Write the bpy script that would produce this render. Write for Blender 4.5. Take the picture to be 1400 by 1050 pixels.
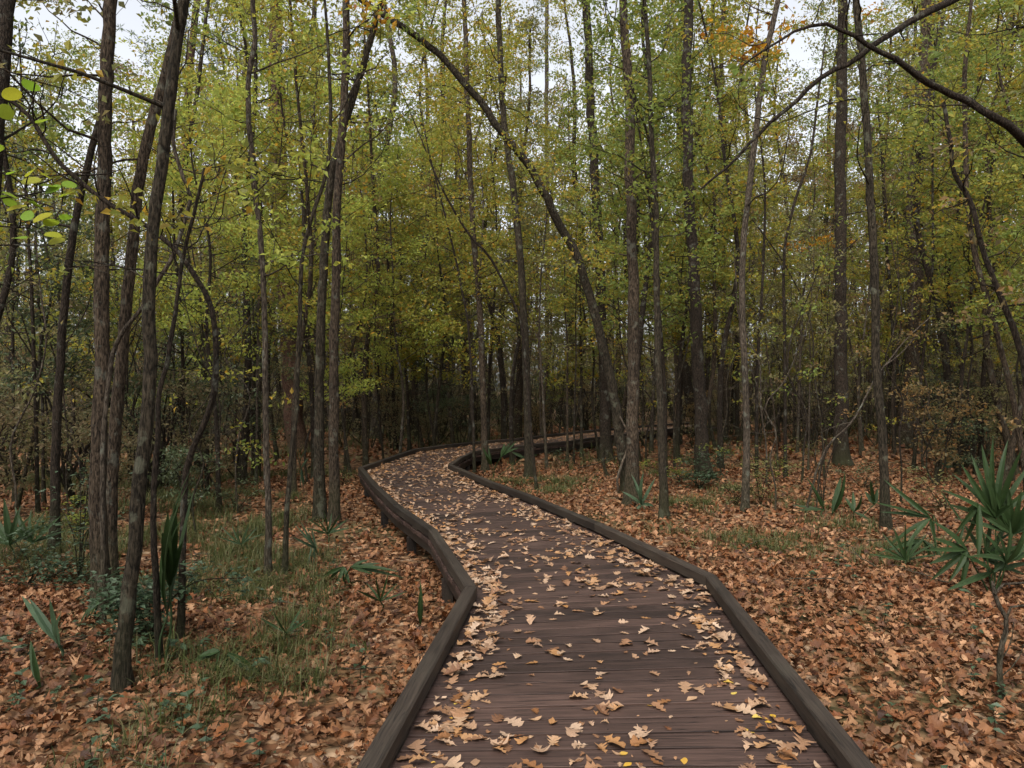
import bpy, math, random
import numpy as np
from mathutils import Vector, Matrix

# ------------------------------------------------------------------ clear
for o in list(bpy.data.objects):
    bpy.data.objects.remove(o, do_unlink=True)
scene = bpy.context.scene
COL = scene.collection
rng = np.random.default_rng(7)
random.seed(7)
R = math.radians

# ------------------------------------------------------------------ camera
CAM_H, FPX, HORZ = 1.55, 1000.0, 530.0        # metres above deck, focal length and horizon row (1400x1050 px photo)
cam_d = bpy.data.cameras.new('camera')
cam_d.sensor_width = 36.0
cam_d.lens = FPX / 1400.0 * 36.0
cam_d.clip_start, cam_d.clip_end = 0.05, 600.0
cam_d.shift_y = (HORZ - 525.0) / 1400.0
cam = bpy.data.objects.new('camera', cam_d)
COL.objects.link(cam)
cam.location = (0, 0, CAM_H)
cam.rotation_euler = (R(90), 0, 0)
scene.camera = cam

# ------------------------------------------------------------------ sky, sun, exposure
SUN_EL, SUN_AZ = 52.0, 200.0                  # behind the camera, a little to the left, veiled by cloud
world = bpy.data.worlds.new('World')
scene.world = world
world.use_nodes = True
wn, wl = world.node_tree.nodes, world.node_tree.links
wn.clear()
w_out = wn.new('ShaderNodeOutputWorld')
w_bg = wn.new('ShaderNodeBackground')
w_hs = wn.new('ShaderNodeHueSaturation')
w_sky = wn.new('ShaderNodeTexSky')
w_sky.sky_type = 'NISHITA'
w_sky.sun_disc = False
w_sky.sun_elevation = R(SUN_EL)
w_sky.sun_rotation = R(SUN_AZ)
w_sky.air_density, w_sky.dust_density, w_sky.ozone_density = 1.0, 4.0, 1.0
w_hs.inputs['Saturation'].default_value = 0.22      # overcast: the blue is veiled
w_bg.inputs['Strength'].default_value = 0.15
wl.new(w_sky.outputs[0], w_hs.inputs['Color'])
wl.new(w_hs.outputs[0], w_bg.inputs['Color'])
wl.new(w_bg.outputs[0], w_out.inputs['Surface'])

sun_d = bpy.data.lights.new('sun', 'SUN')
sun_d.energy = 1.5
sun_d.angle = R(30)
sun_d.color = (1.0, 0.93, 0.83)
sun = bpy.data.objects.new('sun', sun_d)
COL.objects.link(sun)
sd = Vector((math.sin(R(SUN_AZ)) * math.cos(R(SUN_EL)), math.cos(R(SUN_AZ)) * math.cos(R(SUN_EL)), math.sin(R(SUN_EL))))
sun.rotation_euler = sd.to_track_quat('Z', 'Y').to_euler()
sun.location = (0, -5, 30)

vs = scene.view_settings
vs.view_transform = 'Standard'
vs.look = 'None'
vs.gamma = 1.0
vs.use_curve_mapping = False
vs.exposure = 1.15
scene.render.engine = 'CYCLES'
scene.cycles.max_bounces = 4
scene.cycles.diffuse_bounces = 3
scene.cycles.transmission_bounces = 3

# ------------------------------------------------------------------ helpers
def tag(o, label=None, cat=None, group=None, kind=None):
    if label: o['label'] = label
    if cat: o['category'] = cat
    if group: o['group'] = group
    if kind: o['kind'] = kind
    return o

def empty(name, loc=(0, 0, 0), rz=0.0):
    o = bpy.data.objects.new(name, None)
    o.empty_display_size = 0.1
    o.location = loc
    o.rotation_euler = (0, 0, rz)
    COL.objects.link(o)
    return o

def make_mesh(name, V, groups, mats, rnd=None, smooth=False):
    """V: (n,3); groups: list of (faces (m,k) array, material index)"""
    me = bpy.data.meshes.new(name)
    V = np.asarray(V, dtype=np.float32)
    groups = [(np.asarray(f, dtype=np.int32), mi) for f, mi in groups if len(f)]
    nl = sum(f.size for f, _ in groups)
    nf = sum(len(f) for f, _ in groups)
    me.vertices.add(len(V)); me.loops.add(nl); me.polygons.add(nf)
    me.vertices.foreach_set('co', V.ravel())
    me.loops.foreach_set('vertex_index', np.concatenate([f.ravel() for f, _ in groups]))
    tot = np.concatenate([np.full(len(f), f.shape[1], np.int32) for f, _ in groups])
    st = np.concatenate([[0], np.cumsum(tot)[:-1]]).astype(np.int32)
    me.polygons.foreach_set('loop_start', st)
    me.polygons.foreach_set('loop_total', tot)
    me.polygons.foreach_set('material_index', np.concatenate([np.full(len(f), mi, np.int32) for f, mi in groups]))
    me.polygons.foreach_set('use_smooth', np.full(nf, bool(smooth)))
    if rnd is not None:
        a = me.attributes.new('rnd', 'FLOAT', 'POINT')
        a.data.foreach_set('value', np.asarray(rnd, dtype=np.float32))
    for m in mats:
        me.materials.append(m)
    me.update(calc_edges=True)
    return me

def obj(name, me, parent=None, loc=(0, 0, 0), rot=(0, 0, 0)):
    o = bpy.data.objects.new(name, me)
    o.location = loc
    o.rotation_euler = rot
    if parent is not None:
        o.parent = parent
    COL.objects.link(o)
    return o

def copy_tree(root):
    r = root.copy(); COL.objects.link(r)
    for ch in root.children:
        c = ch.copy(); COL.objects.link(c); c.parent = r
        for g in ch.children:
            d = g.copy(); COL.objects.link(d); d.parent = c
    return r

def ground_z(x, y):
    x = np.asarray(x, float); y = np.asarray(y, float)
    z = -0.295 + 0.055 * np.tanh((x - 0.6) * 0.8)
    z = z + 0.035 * np.sin(x * 0.9 + 1.3) * np.cos(y * 0.7) + 0.03 * np.sin(x * 0.31 - y * 0.43 + 2.0)
    z = z + 0.012 * np.sin(x * 3.1 + y * 1.7) + 0.012 * np.cos(x * 1.9 - y * 2.7)
    far = np.clip((y - 24) / 40, 0, 1)
    return z + 0.10 * far * np.sin(x * 0.21 + y * 0.13)

def px(u, v, d):
    return np.array([(u - 700.0) / FPX * d, d, CAM_H - (v - HORZ) / FPX * d])

def px_ground(u, v):
    d = 1.88 * FPX / (v - HORZ)
    for _ in range(6):
        x = (u - 700.0) / FPX * d
        d = (CAM_H - float(ground_z(x, d))) * FPX / (v - HORZ)
    return np.array([(u - 700.0) / FPX * d, d, float(ground_z((u - 700.0) / FPX * d, d))])

def catmull(P, n_per):
    P = np.asarray(P, float)
    if len(P) == 2:
        t = np.linspace(0, 1, n_per + 1)[:, None]
        return P[0] * (1 - t) + P[1] * t
    Q = np.vstack([2 * P[0] - P[1], P, 2 * P[-1] - P[-2]])
    out = []
    for i in range(len(P) - 1):
        p0, p1, p2, p3 = Q[i:i + 4]
        for t in np.linspace(0, 1, n_per, endpoint=False):
            out.append(0.5 * ((2 * p1) + (-p0 + p2) * t + (2 * p0 - 5 * p1 + 4 * p2 - p3) * t * t + (-p0 + 3 * p1 - 3 * p2 + p3) * t ** 3))
    out.append(P[-1])
    return np.array(out)

def resample(P, step):
    P = np.asarray(P, float)
    seg = np.linalg.norm(np.diff(P, axis=0), axis=1)
    s = np.concatenate([[0], np.cumsum(seg)])
    n = max(2, int(s[-1] / step) + 1)
    q = np.linspace(0, s[-1], n)
    return np.stack([np.interp(q, s, P[:, k]) for k in range(3)], 1), q / s[-1]

def tube(P, rad, sides, rough=0.0, r=None, off=0):
    """closed tapering tube; returns verts, quads"""
    P = np.asarray(P, float); rad = np.asarray(rad, float)
    n = len(P)
    T = np.gradient(P, axis=0)
    T /= np.linalg.norm(T, axis=1)[:, None] + 1e-9
    ref = np.where(np.abs(T[:, 2:3]) > 0.8, np.array([[1.0, 0.0, 0.0]]), np.array([[0.0, 0.0, 1.0]]))
    ref = np.repeat(ref[n // 2][None], n, 0)
    A = ref - (ref * T).sum(1)[:, None] * T
    A /= np.linalg.norm(A, axis=1)[:, None] + 1e-9
    B = np.cross(T, A)
    an = np.linspace(0, 2 * math.pi, sides, endpoint=False)
    rr = np.repeat(rad[:, None], sides, 1)
    if rough and r is not None:
        # lengthwise ribs plus knobbly unevenness
        rib = 1 + rough * 0.25 * r.standard_normal(sides)[None, :] + rough * 0.4 * r.standard_normal((n, 1)) + rough * 0.6 * r.standard_normal((n, sides))
        rr = rr * rib
    V = P[:, None, :] + rr[:, :, None] * (np.cos(an)[None, :, None] * A[:, None, :] + np.sin(an)[None, :, None] * B[:, None, :])
    V = V.reshape(-1, 3)
    i = np.arange(n - 1)[:, None] * sides
    j = np.arange(sides)[None, :]
    jn = (j + 1) % sides
    F = np.stack([i + j, i + jn, i + sides + jn, i + sides + j], -1).reshape(-1, 4) + off
    return V, F

class Tubes:
    def __init__(self):
        self.V, self.F, self.n = [], [], 0
    def add(self, P, rad, sides=5, rough=0.0, r=None):
        V, F = tube(P, rad, sides, rough, r, self.n)
        self.V.append(V); self.F.append(F); self.n += len(V)
    def mesh(self, name, mat, smooth=True):
        return make_mesh(name, np.vstack(self.V), [(np.vstack(self.F), 0)], [mat], smooth=smooth)

def leaf_quads(P, size, r, up=0.5, width=0.55, fold=0.12, droop=0.2):
    """pointed leaves of four corners, folded at the rib"""
    n = len(P)
    N = r.standard_normal((n, 3)); N /= np.linalg.norm(N, axis=1)[:, None]
    N = N * (1 - up) + np.array([0, 0, 1.0]) * up
    N /= np.linalg.norm(N, axis=1)[:, None] + 1e-9
    A = r.standard_normal((n, 3)); A[:, 2] -= droop
    A -= (A * N).sum(1)[:, None] * N
    A /= np.linalg.norm(A, axis=1)[:, None] + 1e-9
    B = np.cross(N, A)
    s = np.broadcast_to(np.asarray(size, float), (n,))[:, None]
    w = width * r.uniform(0.75, 1.25, (n, 1))
    v0 = P
    v1 = P + A * s * 0.45 + B * s * w * 0.5 + N * s * fold
    v2 = P + A * s - N * s * 0.08
    v3 = P + A * s * 0.45 - B * s * w * 0.5 + N * s * fold
    V = np.stack([v0, v1, v2, v3], 1).reshape(-1, 3)
    F = np.arange(4 * n).reshape(n, 4)
    rnd = np.repeat(r.random(n), 4)
    return V, F, rnd

# ------------------------------------------------------------------ materials
def new_mat(name):
    m = bpy.data.materials.new(name)
    m.use_nodes = True
    nt = m.node_tree
    nt.nodes.clear()
    return m, nt.nodes, nt.links

def ramp(nodes, stops, interp='LINEAR'):
    cr = nodes.new('ShaderNodeValToRGB')
    cr.color_ramp.interpolation = interp
    e = cr.color_ramp.elements
    while len(e) < len(stops): e.new(0.5)
    for el, (p, c) in zip(e, stops):
        el.position = p; el.color = (*c, 1)
    return cr

def mathn(nodes, links, op, a, b=None, clamp=False):
    n = nodes.new('ShaderNodeMath'); n.operation = op; n.use_clamp = clamp
    for k, x in enumerate((a, b)):
        if x is None: continue
        if isinstance(x, (int, float)): n.inputs[k].default_value = x
        else: links.new(x, n.inputs[k])
    return n.outputs[0]

def mixc(nodes, links, fac, a, b, mode='MIX'):
    n = nodes.new('ShaderNodeMix'); n.data_type = 'RGBA'; n.blend_type = mode
    for sock, x in ((n.inputs['Factor'], fac), (n.inputs['A'], a), (n.inputs['B'], b)):
        if isinstance(x, (int, float)): sock.default_value = x
        elif isinstance(x, tuple): sock.default_value = (*x, 1)
        else: links.new(x, sock)
    return n.outputs['Result']

def leaf_mat(name, cols, trans=0.56, rough=0.55, spots=0.25):
    """thin leaves: colour varies from leaf to leaf and from plant to plant"""
    m, N, L = new_mat(name)
    out = N.new('ShaderNodeOutputMaterial')
    at = N.new('ShaderNodeAttribute'); at.attribute_name = 'rnd'
    oi = N.new('ShaderNodeObjectInfo')
    f = mathn(N, L, 'FRACT', mathn(N, L, 'ADD', at.outputs['Fac'], oi.outputs['Random']))
    k = len(cols)
    cr = ramp(N, [(i / max(1, k - 1), c) for i, c in enumerate(cols)])
    L.new(f, cr.inputs[0])
    no = N.new('ShaderNodeTexNoise'); no.inputs['Scale'].default_value = 22.0; no.inputs['Detail'].default_value = 3
    tc = N.new('ShaderNodeTexCoord'); L.new(tc.outputs['Object'], no.inputs['Vector'])
    var = mathn(N, L, 'MULTIPLY_ADD', no.outputs[0], spots * 2.0)
    var.node.inputs[2].default_value = 1.0 - spots
    col = mixc(N, L, 1.0, cr.outputs[0], var, 'MULTIPLY')
    p = N.new('ShaderNodeBsdfPrincipled')
    p.inputs['Roughness'].default_value = rough
    p.inputs['Specular IOR Level'].default_value = 0.3
    L.new(col, p.inputs['Base Color'])
    if trans > 0:
        t = N.new('ShaderNodeBsdfTranslucent'); L.new(col, t.inputs['Color'])
        mx = N.new('ShaderNodeMixShader'); mx.inputs[0].default_value = trans
        L.new(p.outputs[0], mx.inputs[1]); L.new(t.outputs[0], mx.inputs[2])
        L.new(mx.outputs[0], out.inputs['Surface'])
    else:
        L.new(p.outputs[0], out.inputs['Surface'])
    return m

def bark_mat(name, dark, light, lichen=(0.17, 0.18, 0.145), moss=(0.028, 0.032, 0.012), lich=0.5, scale=1.0, mossh=0.8, plates=False):
    m, N, L = new_mat(name)
    out = N.new('ShaderNodeOutputMaterial')
    p = N.new('ShaderNodeBsdfPrincipled'); p.inputs['Roughness'].default_value = 0.9
    p.inputs['Specular IOR Level'].default_value = 0.15
    tc = N.new('ShaderNodeTexCoord')
    oi = N.new('ShaderNodeObjectInfo')
    add = N.new('ShaderNodeVectorMath'); add.operation = 'ADD'
    rv = N.new('ShaderNodeCombineXYZ')
    L.new(mathn(N, L, 'MULTIPLY', oi.outputs['Random'], 37.0), rv.inputs[0]); L.new(mathn(N, L, 'MULTIPLY', oi.outputs['Random'], 11.0), rv.inputs[2])
    L.new(tc.outputs['Object'], add.inputs[0]); L.new(rv.outputs[0], add.inputs[1])
    mp = N.new('ShaderNodeMapping'); mp.inputs['Scale'].default_value = (70 * scale, 70 * scale, (34 if plates else 17) * scale)
    L.new(add.outputs[0], mp.inputs[0])
    n1 = N.new('ShaderNodeTexNoise'); n1.inputs['Scale'].default_value = 1.0; n1.inputs['Detail'].default_value = 6; n1.inputs['Roughness'].default_value = 0.65
    n1.inputs['Distortion'].default_value = 0.6
    L.new(mp.outputs[0], n1.inputs['Vector'])
    mp2 = N.new('ShaderNodeMapping'); mp2.inputs['Scale'].default_value = (30 * scale, 30 * scale, (12 if plates else 7) * scale)
    L.new(add.outputs[0], mp2.inputs[0])
    vo = N.new('ShaderNodeTexVoronoi'); vo.feature = 'DISTANCE_TO_EDGE'; vo.inputs['Scale'].default_value = 1.3
    L.new(mp2.outputs[0], vo.inputs['Vector'])
    crack = mathn(N, L, 'MULTIPLY', vo.outputs['Distance'], 3.2, True)
    h = mathn(N, L, 'ADD', mathn(N, L, 'MULTIPLY', n1.outputs[0], 0.92), mathn(N, L, 'MULTIPLY', crack, 0.5 if plates else 0.13))
    cr = ramp(N, [(0.42, dark), (0.54, tuple(0.5 * a + 0.5 * b for a, b in zip(dark, light))), (0.69, light)])
    L.new(h, cr.inputs[0])
    # big tone patches
    n3 = N.new('ShaderNodeTexNoise'); n3.inputs['Scale'].default_value = 1.7; n3.inputs['Detail'].default_value = 3
    L.new(add.outputs[0], n3.inputs['Vector'])
    tone = mathn(N, L, 'MULTIPLY_ADD', n3.outputs[0], 1.1); tone.node.inputs[2].default_value = 0.45
    col = mixc(N, L, 1.0, cr.outputs[0], tone, 'MULTIPLY')
    # lichen crusts
    n2 = N.new('ShaderNodeTexNoise'); n2.inputs['Scale'].default_value = 7.0; n2.inputs['Detail'].default_value = 5; n2.inputs['Roughness'].default_value = 0.6
    L.new(add.outputs[0], n2.inputs['Vector'])
    lr = ramp(N, [(0.575, (0, 0, 0)), (0.65, (1, 1, 1))]); L.new(n2.outputs[0], lr.inputs[0])
    col = mixc(N, L, mathn(N, L, 'MULTIPLY', lr.outputs[0], lich), col, lichen)
    # moss towards the root
    sx = N.new('ShaderNodeSeparateXYZ'); L.new(tc.outputs['Object'], sx.inputs[0])
    mh = mathn(N, L, 'SUBTRACT', 1.0, mathn(N, L, 'DIVIDE', sx.outputs['Z'], mossh), True)
    ms = mathn(N, L, 'MULTIPLY', mh, mathn(N, L, 'MULTIPLY_ADD', n3.outputs[0], 2.2), True)
    ms.node.inputs[1].links[0].from_node.inputs[2].default_value = -0.45
    col = mixc(N, L, mathn(N, L, 'MULTIPLY', ms, 0.75, True), col, moss)
    L.new(col, p.inputs['Base Color'])
    b = N.new('ShaderNodeBump'); b.inputs['Strength'].default_value = 1.0; b.inputs['Distance'].default_value = 0.035
    L.new(h, b.inputs['Height']); L.new(b.outputs[0], p.inputs['Normal'])
    L.new(p.outputs[0], out.inputs['Surface'])
    return m

def wood_mat(name, dark, light, green=0.0):
    """weathered timber, grain along local X"""
    m, N, L = new_mat(name)
    out = N.new('ShaderNodeOutputMaterial')
    p = N.new('ShaderNodeBsdfPrincipled'); p.inputs['Roughness'].default_value = 0.72
    p.inputs['Specular IOR Level'].default_value = 0.3
    tc = N.new('ShaderNodeTexCoord'); oi = N.new('ShaderNodeObjectInfo')
    rv = N.new('ShaderNodeCombineXYZ')
    for k, f in enumerate((53.0, 29.0, 17.0)):
        L.new(mathn(N, L, 'MULTIPLY', oi.outputs['Random'], f), rv.inputs[k])
    add = N.new('ShaderNodeVectorMath'); add.operation = 'ADD'
    L.new(tc.outputs['Object'], add.inputs[0]); L.new(rv.outputs[0], add.inputs[1])
    mp = N.new('ShaderNodeMapping'); mp.inputs['Scale'].default_value = (2.2, 48, 48); L.new(add.outputs[0], mp.inputs[0])
    n1 = N.new('ShaderNodeTexNoise'); n1.inputs['Scale'].default_value = 1.0; n1.inputs['Detail'].default_value = 6
    n1.inputs['Distortion'].default_value = 0.9; L.new(mp.outputs[0], n1.inputs['Vector'])
    mp2 = N.new('ShaderNodeMapping'); mp2.inputs['Scale'].default_value = (5, 170, 170); L.new(add.outputs[0], mp2.inputs[0])
    n2 = N.new('ShaderNodeTexNoise'); n2.inputs['Scale'].default_value = 1.0; n2.inputs['Detail'].default_value = 4; L.new(mp2.outputs[0], n2.inputs['Vector'])
    n3 = N.new('ShaderNodeTexNoise'); n3.inputs['Scale'].default_value = 3.0; n3.inputs['Detail'].default_value = 4; L.new(add.outputs[0], n3.inputs['Vector'])
    h = mathn(N, L, 'ADD', mathn(N, L, 'MULTIPLY', n1.outputs[0], 0.6), mathn(N, L, 'MULTIPLY', n2.outputs[0], 0.4))
    cr = ramp(N, [(0.30, dark), (0.50, tuple(0.5 * (a + b) for a, b in zip(dark, light))), (0.72, light)])
    L.new(h, cr.inputs[0])
    mp4 = N.new('ShaderNodeMapping'); mp4.inputs['Scale'].default_value = (1.1, 26, 26); L.new(add.outputs[0], mp4.inputs[0])
    n4 = N.new('ShaderNodeTexNoise'); n4.inputs['Scale'].default_value = 1.0; n4.inputs['Detail'].default_value = 2; L.new(mp4.outputs[0], n4.inputs['Vector'])
    ck = ramp(N, [(0.478, (1, 1, 1)), (0.492, (.25, .25, .25)), (0.506, (1, 1, 1))]); L.new(n4.outputs[0], ck.inputs[0])
    t = mathn(N, L, 'ADD', mathn(N, L, 'MULTIPLY', oi.outputs['Random'], 0.75), mathn(N, L, 'MULTIPLY', n3.outputs[0], 1.0))
    tone = mathn(N, L, 'ADD', t, 0.12)
    col = mixc(N, L, 1.0, mixc(N, L, 1.0, cr.outputs[0], tone, 'MULTIPLY'), ck.outputs[0], 'MULTIPLY')
    if green:
        gr = ramp(N, [(0.5, (0, 0, 0)), (0.7, (1, 1, 1))]); L.new(n3.outputs[0], gr.inputs[0])
        col = mixc(N, L, mathn(N, L, 'MULTIPLY', gr.outputs[0], green), col, (0.042, 0.042, 0.028))
    L.new(col, p.inputs['Base Color'])
    rr = mathn(N, L, 'MULTIPLY_ADD', n3.outputs[0], 0.3); rr.node.inputs[2].default_value = 0.5
    L.new(rr, p.inputs['Roughness'])
    b = N.new('ShaderNodeBump'); b.inputs['Strength'].default_value = 0.7; b.inputs['Distance'].default_value = 0.005
    L.new(h, b.inputs['Height']); L.new(b.outputs[0], p.inputs['Normal'])
    L.new(p.outputs[0], out.inputs['Surface'])
    return m

def ground_mat():
    m, N, L = new_mat('leaf_litter_soil')
    out = N.new('ShaderNodeOutputMaterial')
    p = N.new('ShaderNodeBsdfPrincipled'); p.inputs['Roughness'].default_value = 0.9; p.inputs['Specular IOR Level'].default_value = 0.15
    tc = N.new('ShaderNodeTexCoord')
    nd = N.new('ShaderNodeTexNoise'); nd.inputs['Scale'].default_value = 9; nd.inputs['Detail'].default_value = 3
    L.new(tc.outputs['Object'], nd.inputs['Vector'])
    w = N.new('ShaderNodeVectorMath'); w.operation = 'MULTIPLY_ADD'
    L.new(nd.outputs['Color'], w.inputs[0]); w.inputs[1].default_value = (0.12, 0.12, 0.0); L.new(tc.outputs['Object'], w.inputs[2])
    vo = N.new('ShaderNodeTexVoronoi'); vo.inputs['Scale'].default_value = 13; L.new(w.outputs[0], vo.inputs['Vector'])
    sp = N.new('ShaderNodeSeparateColor'); L.new(vo.outputs['Color'], sp.inputs[0])
    cr = ramp(N, [(0.0, (0.06, 0.03, 0.018)), (0.3, (0.14, 0.065, 0.03)), (0.6, (0.23, 0.12, 0.06)), (0.85, (0.33, 0.2, 0.11)), (1.0, (0.42, 0.29, 0.19))])
    L.new(sp.outputs[0], cr.inputs[0])
    e = mathn(N, L, 'SUBTRACT', 1.15, mathn(N, L, 'MULTIPLY', vo.outputs['Distance'], 1.0))
    col = mixc(N, L, 1.0, cr.outputs[0], e, 'MULTIPLY')
    n2 = N.new('ShaderNodeTexNoise'); n2.inputs['Scale'].default_value = 0.55; n2.inputs['Detail'].default_value = 6; n2.inputs['Roughness'].default_value = 0.6
    L.new(tc.outputs['Object'], n2.inputs['Vector'])
    gr = ramp(N, [(0.48, (0, 0, 0)), (0.62, (1, 1, 1))]); L.new(n2.outputs[0], gr.inputs[0])
    col = mixc(N, L, mathn(N, L, 'MULTIPLY', gr.outputs[0], 0.6), col, (0.045, 0.055, 0.02))
    L.new(col, p.inputs['Base Color'])
    b = N.new('ShaderNodeBump'); b.inputs['Strength'].default_value = 0.8; b.inputs['Distance'].default_value = 0.04
    L.new(sp.outputs[1], b.inputs['Height']); L.new(b.outputs[0], p.inputs['Normal'])
    L.new(p.outputs[0], out.inputs['Surface'])
    return m

M = {}
M['ground'] = ground_mat()
M['plank'] = wood_mat('weathered_deck_wood', (0.013, 0.0072, 0.0058), (0.076, 0.045, 0.035))
M['curb'] = wood_mat('weathered_curb_timber', (0.009, 0.0062, 0.0045), (0.042, 0.031, 0.023), green=0.2)
M['post'] = wood_mat('dark_damp_timber', (0.006, 0.004, 0.003), (0.028, 0.019, 0.014), green=0.3)
M['bark'] = bark_mat('grey_brown_bark', (0.013, 0.009, 0.006), (0.098, 0.072, 0.049), lich=.35)
M['bark_dark'] = bark_mat('dark_smooth_bark', (0.009, 0.0065, 0.0045), (0.054, 0.040, 0.029), lich=0.35, scale=1.3)
M['bark_moss'] = bark_mat('mossy_bark', (0.010, 0.008, 0.005), (0.066, 0.052, 0.035), lichen=(0.12, 0.125, 0.09), mossh=0.7)
M['bark_pale'] = bark_mat('pale_grey_bark', (0.022, 0.017, 0.012), (0.115, 0.091, 0.068), lich=0.5)
M['bark_pine'] = bark_mat('reddish_pine_bark', (0.02, 0.011, 0.008), (0.105, 0.06, 0.042), lich=0.1, plates=True, scale=0.7)
M['deadwood'] = bark_mat('bare_dead_wood', (0.05, 0.038, 0.028), (0.20, 0.16, 0.118), lich=0.3, mossh=0.1)
M['lime'] = leaf_mat('lime_leaves', [(0.36, 0.41, 0.075), (0.23, 0.30, 0.06), (0.44, 0.45, 0.085), (0.28, 0.34, 0.07), (0.48, 0.41, 0.065)])
M['green'] = leaf_mat('green_leaves', [(0.1581, 0.2139, 0.0465), (0.2046, 0.2511, 0.0512), (0.1209, 0.1721, 0.0418), (0.2511, 0.279, 0.0512), (0.1674, 0.2139, 0.0512), (0.3348, 0.2697, 0.0372), (0.1395, 0.1953, 0.0558)])
M['gold'] = leaf_mat('golden_olive_leaves', [(0.2418, 0.2604, 0.0465), (0.3441, 0.3069, 0.0418), (0.1953, 0.2232, 0.0465), (0.2976, 0.2883, 0.0465), (0.186, 0.2093, 0.0512), (0.4278, 0.2511, 0.0279), (0.2232, 0.2511, 0.0512)])
M['rust'] = leaf_mat('rusty_leaves', [(0.22, 0.13, 0.06), (0.17, 0.14, 0.06), (0.28, 0.155, 0.05), (0.15, 0.125, 0.06), (0.24, 0.185, 0.09)])
M['dark'] = leaf_mat('dark_evergreen_leaves', [(0.06, 0.085, 0.04), (0.08, 0.105, 0.045), (0.05, 0.07, 0.035), (0.10, 0.115, 0.055)], trans=0.3, rough=0.4)
M['olive'] = leaf_mat('dull_olive_leaves', [(0.17, 0.18, 0.07), (0.22, 0.21, 0.075), (0.14, 0.155, 0.06), (0.25, 0.205, 0.085), (0.19, 0.165, 0.075)])
M['brush'] = leaf_mat('brownish_brush_leaves', [(0.14, 0.125, 0.06), (0.18, 0.14, 0.07), (0.11, 0.115, 0.055), (0.20, 0.14, 0.08), (0.13, 0.14, 0.06), (0.16, 0.115, 0.065)])
M['teal'] = leaf_mat('blue_green_leaves', [(0.042, 0.07, 0.036), (0.056, 0.088, 0.046), (0.036, 0.06, 0.03), (0.072, 0.105, 0.058)], trans=0.3, rough=0.4)
M['pine'] = leaf_mat('pine_needles', [(0.05, 0.085, 0.035), (0.07, 0.105, 0.045), (0.04, 0.07, 0.03), (0.10, 0.11, 0.05)], trans=0.25)
M['heart'] = leaf_mat('bright_yellow_green_leaves', [(0.24, 0.36, 0.03), (0.17, 0.30, 0.025), (0.38, 0.36, 0.03), (0.22, 0.33, 0.03)], trans=0.55)
M['orange'] = leaf_mat('orange_leaves', [(0.45, 0.20, 0.015), (0.50, 0.28, 0.02), (0.30, 0.10, 0.015), (0.45, 0.33, 0.03)], trans=0.5)
M['palm'] = leaf_mat('palmetto_leaf', [(0.0181, 0.0383, 0.01), (0.0237, 0.0474, 0.0131), (0.0167, 0.0348, 0.0077), (0.0292, 0.0544, 0.0173)], trans=0.22, rough=0.6, spots=0.3)
M['palm_pale'] = leaf_mat('pale_palmetto_leaf', [(0.0419, 0.0723, 0.0349), (0.0506, 0.0831, 0.0426), (0.0347, 0.0615, 0.03)], trans=0.22, rough=0.6, spots=0.3)
M['grass'] = leaf_mat('grass_blades', [(0.058, 0.078, 0.022), (0.085, 0.10, 0.028), (0.046, 0.064, 0.02), (0.15, 0.13, 0.06), (0.075, 0.09, 0.025), (0.12, 0.10, 0.042)], trans=0.35)
M['litter'] = leaf_mat('dead_leaf_litter', [(0.1595, 0.0651, 0.024), (0.066, 0.0223, 0.008), (0.242, 0.1209, 0.0544), (0.132, 0.0446, 0.0144), (0.033, 0.013, 0.0064), (0.1815, 0.0763, 0.0288), (0.341, 0.1906, 0.1), (0.1485, 0.0502, 0.016), (0.0715, 0.0307, 0.0136), (0.209, 0.1023, 0.044), (0.0462, 0.0195, 0.0096), (0.176, 0.0614, 0.0168), (0.121, 0.067, 0.036), (0.275, 0.1442, 0.068)], trans=0.1, rough=0.65, spots=0.45)
M['leaf_tan'] = leaf_mat('tan_dead_leaf', [(0.3162, 0.2, 0.1209), (0.186, 0.093, 0.0465), (0.4092, 0.293, 0.2046), (0.2697, 0.1442, 0.0744), (0.1209, 0.0558, 0.0279), (0.3534, 0.2418, 0.1581), (0.3069, 0.1488, 0.0512), (0.2418, 0.1628, 0.107)], trans=0.1, spots=0.4)
M['leaf_brown'] = leaf_mat('brown_dead_leaf', [(0.16, 0.068, 0.024), (0.208, 0.096, 0.036), (0.12, 0.048, 0.02)], trans=0.1, spots=0.35)
M['leaf_yellow'] = leaf_mat('yellow_fallen_leaf', [(0.464, 0.288, 0.024), (0.416, 0.24, 0.04), (0.48, 0.36, 0.08)], trans=0.15, spots=0.2)

# ------------------------------------------------------------------ ground
def axis(lo, fine_lo, fine_hi, hi, step):
    a = np.arange(fine_lo, fine_hi + 1e-6, step)
    g1, g2, s = [], [], step
    x = fine_lo
    while x > lo:
        s *= 1.35; x -= s; g1.append(max(x, lo))
    s = step; x = fine_hi
    while x < hi:
        s *= 1.35; x += s; g2.append(min(x, hi))
    return np.concatenate([g1[::-1], a, g2])
gx = axis(-260, -16, 16, 260, 0.4); gy = axis(-200, -3, 34, 320, 0.4)
GX, GY = np.meshgrid(gx, gy)
GV = np.stack([GX.ravel(), GY.ravel(), ground_z(GX.ravel(), GY.ravel())], 1)
nx, ny = len(gx), len(gy)
ii = (np.arange(ny - 1)[:, None] * nx + np.arange(nx - 1)[None, :]).ravel()
GF = np.stack([ii, ii + 1, ii + nx + 1, ii + nx], 1)
ground = obj('ground', make_mesh('ground', GV, [(GF, 0)], [M['ground']], smooth=True))
tag(ground, kind='structure')

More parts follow.
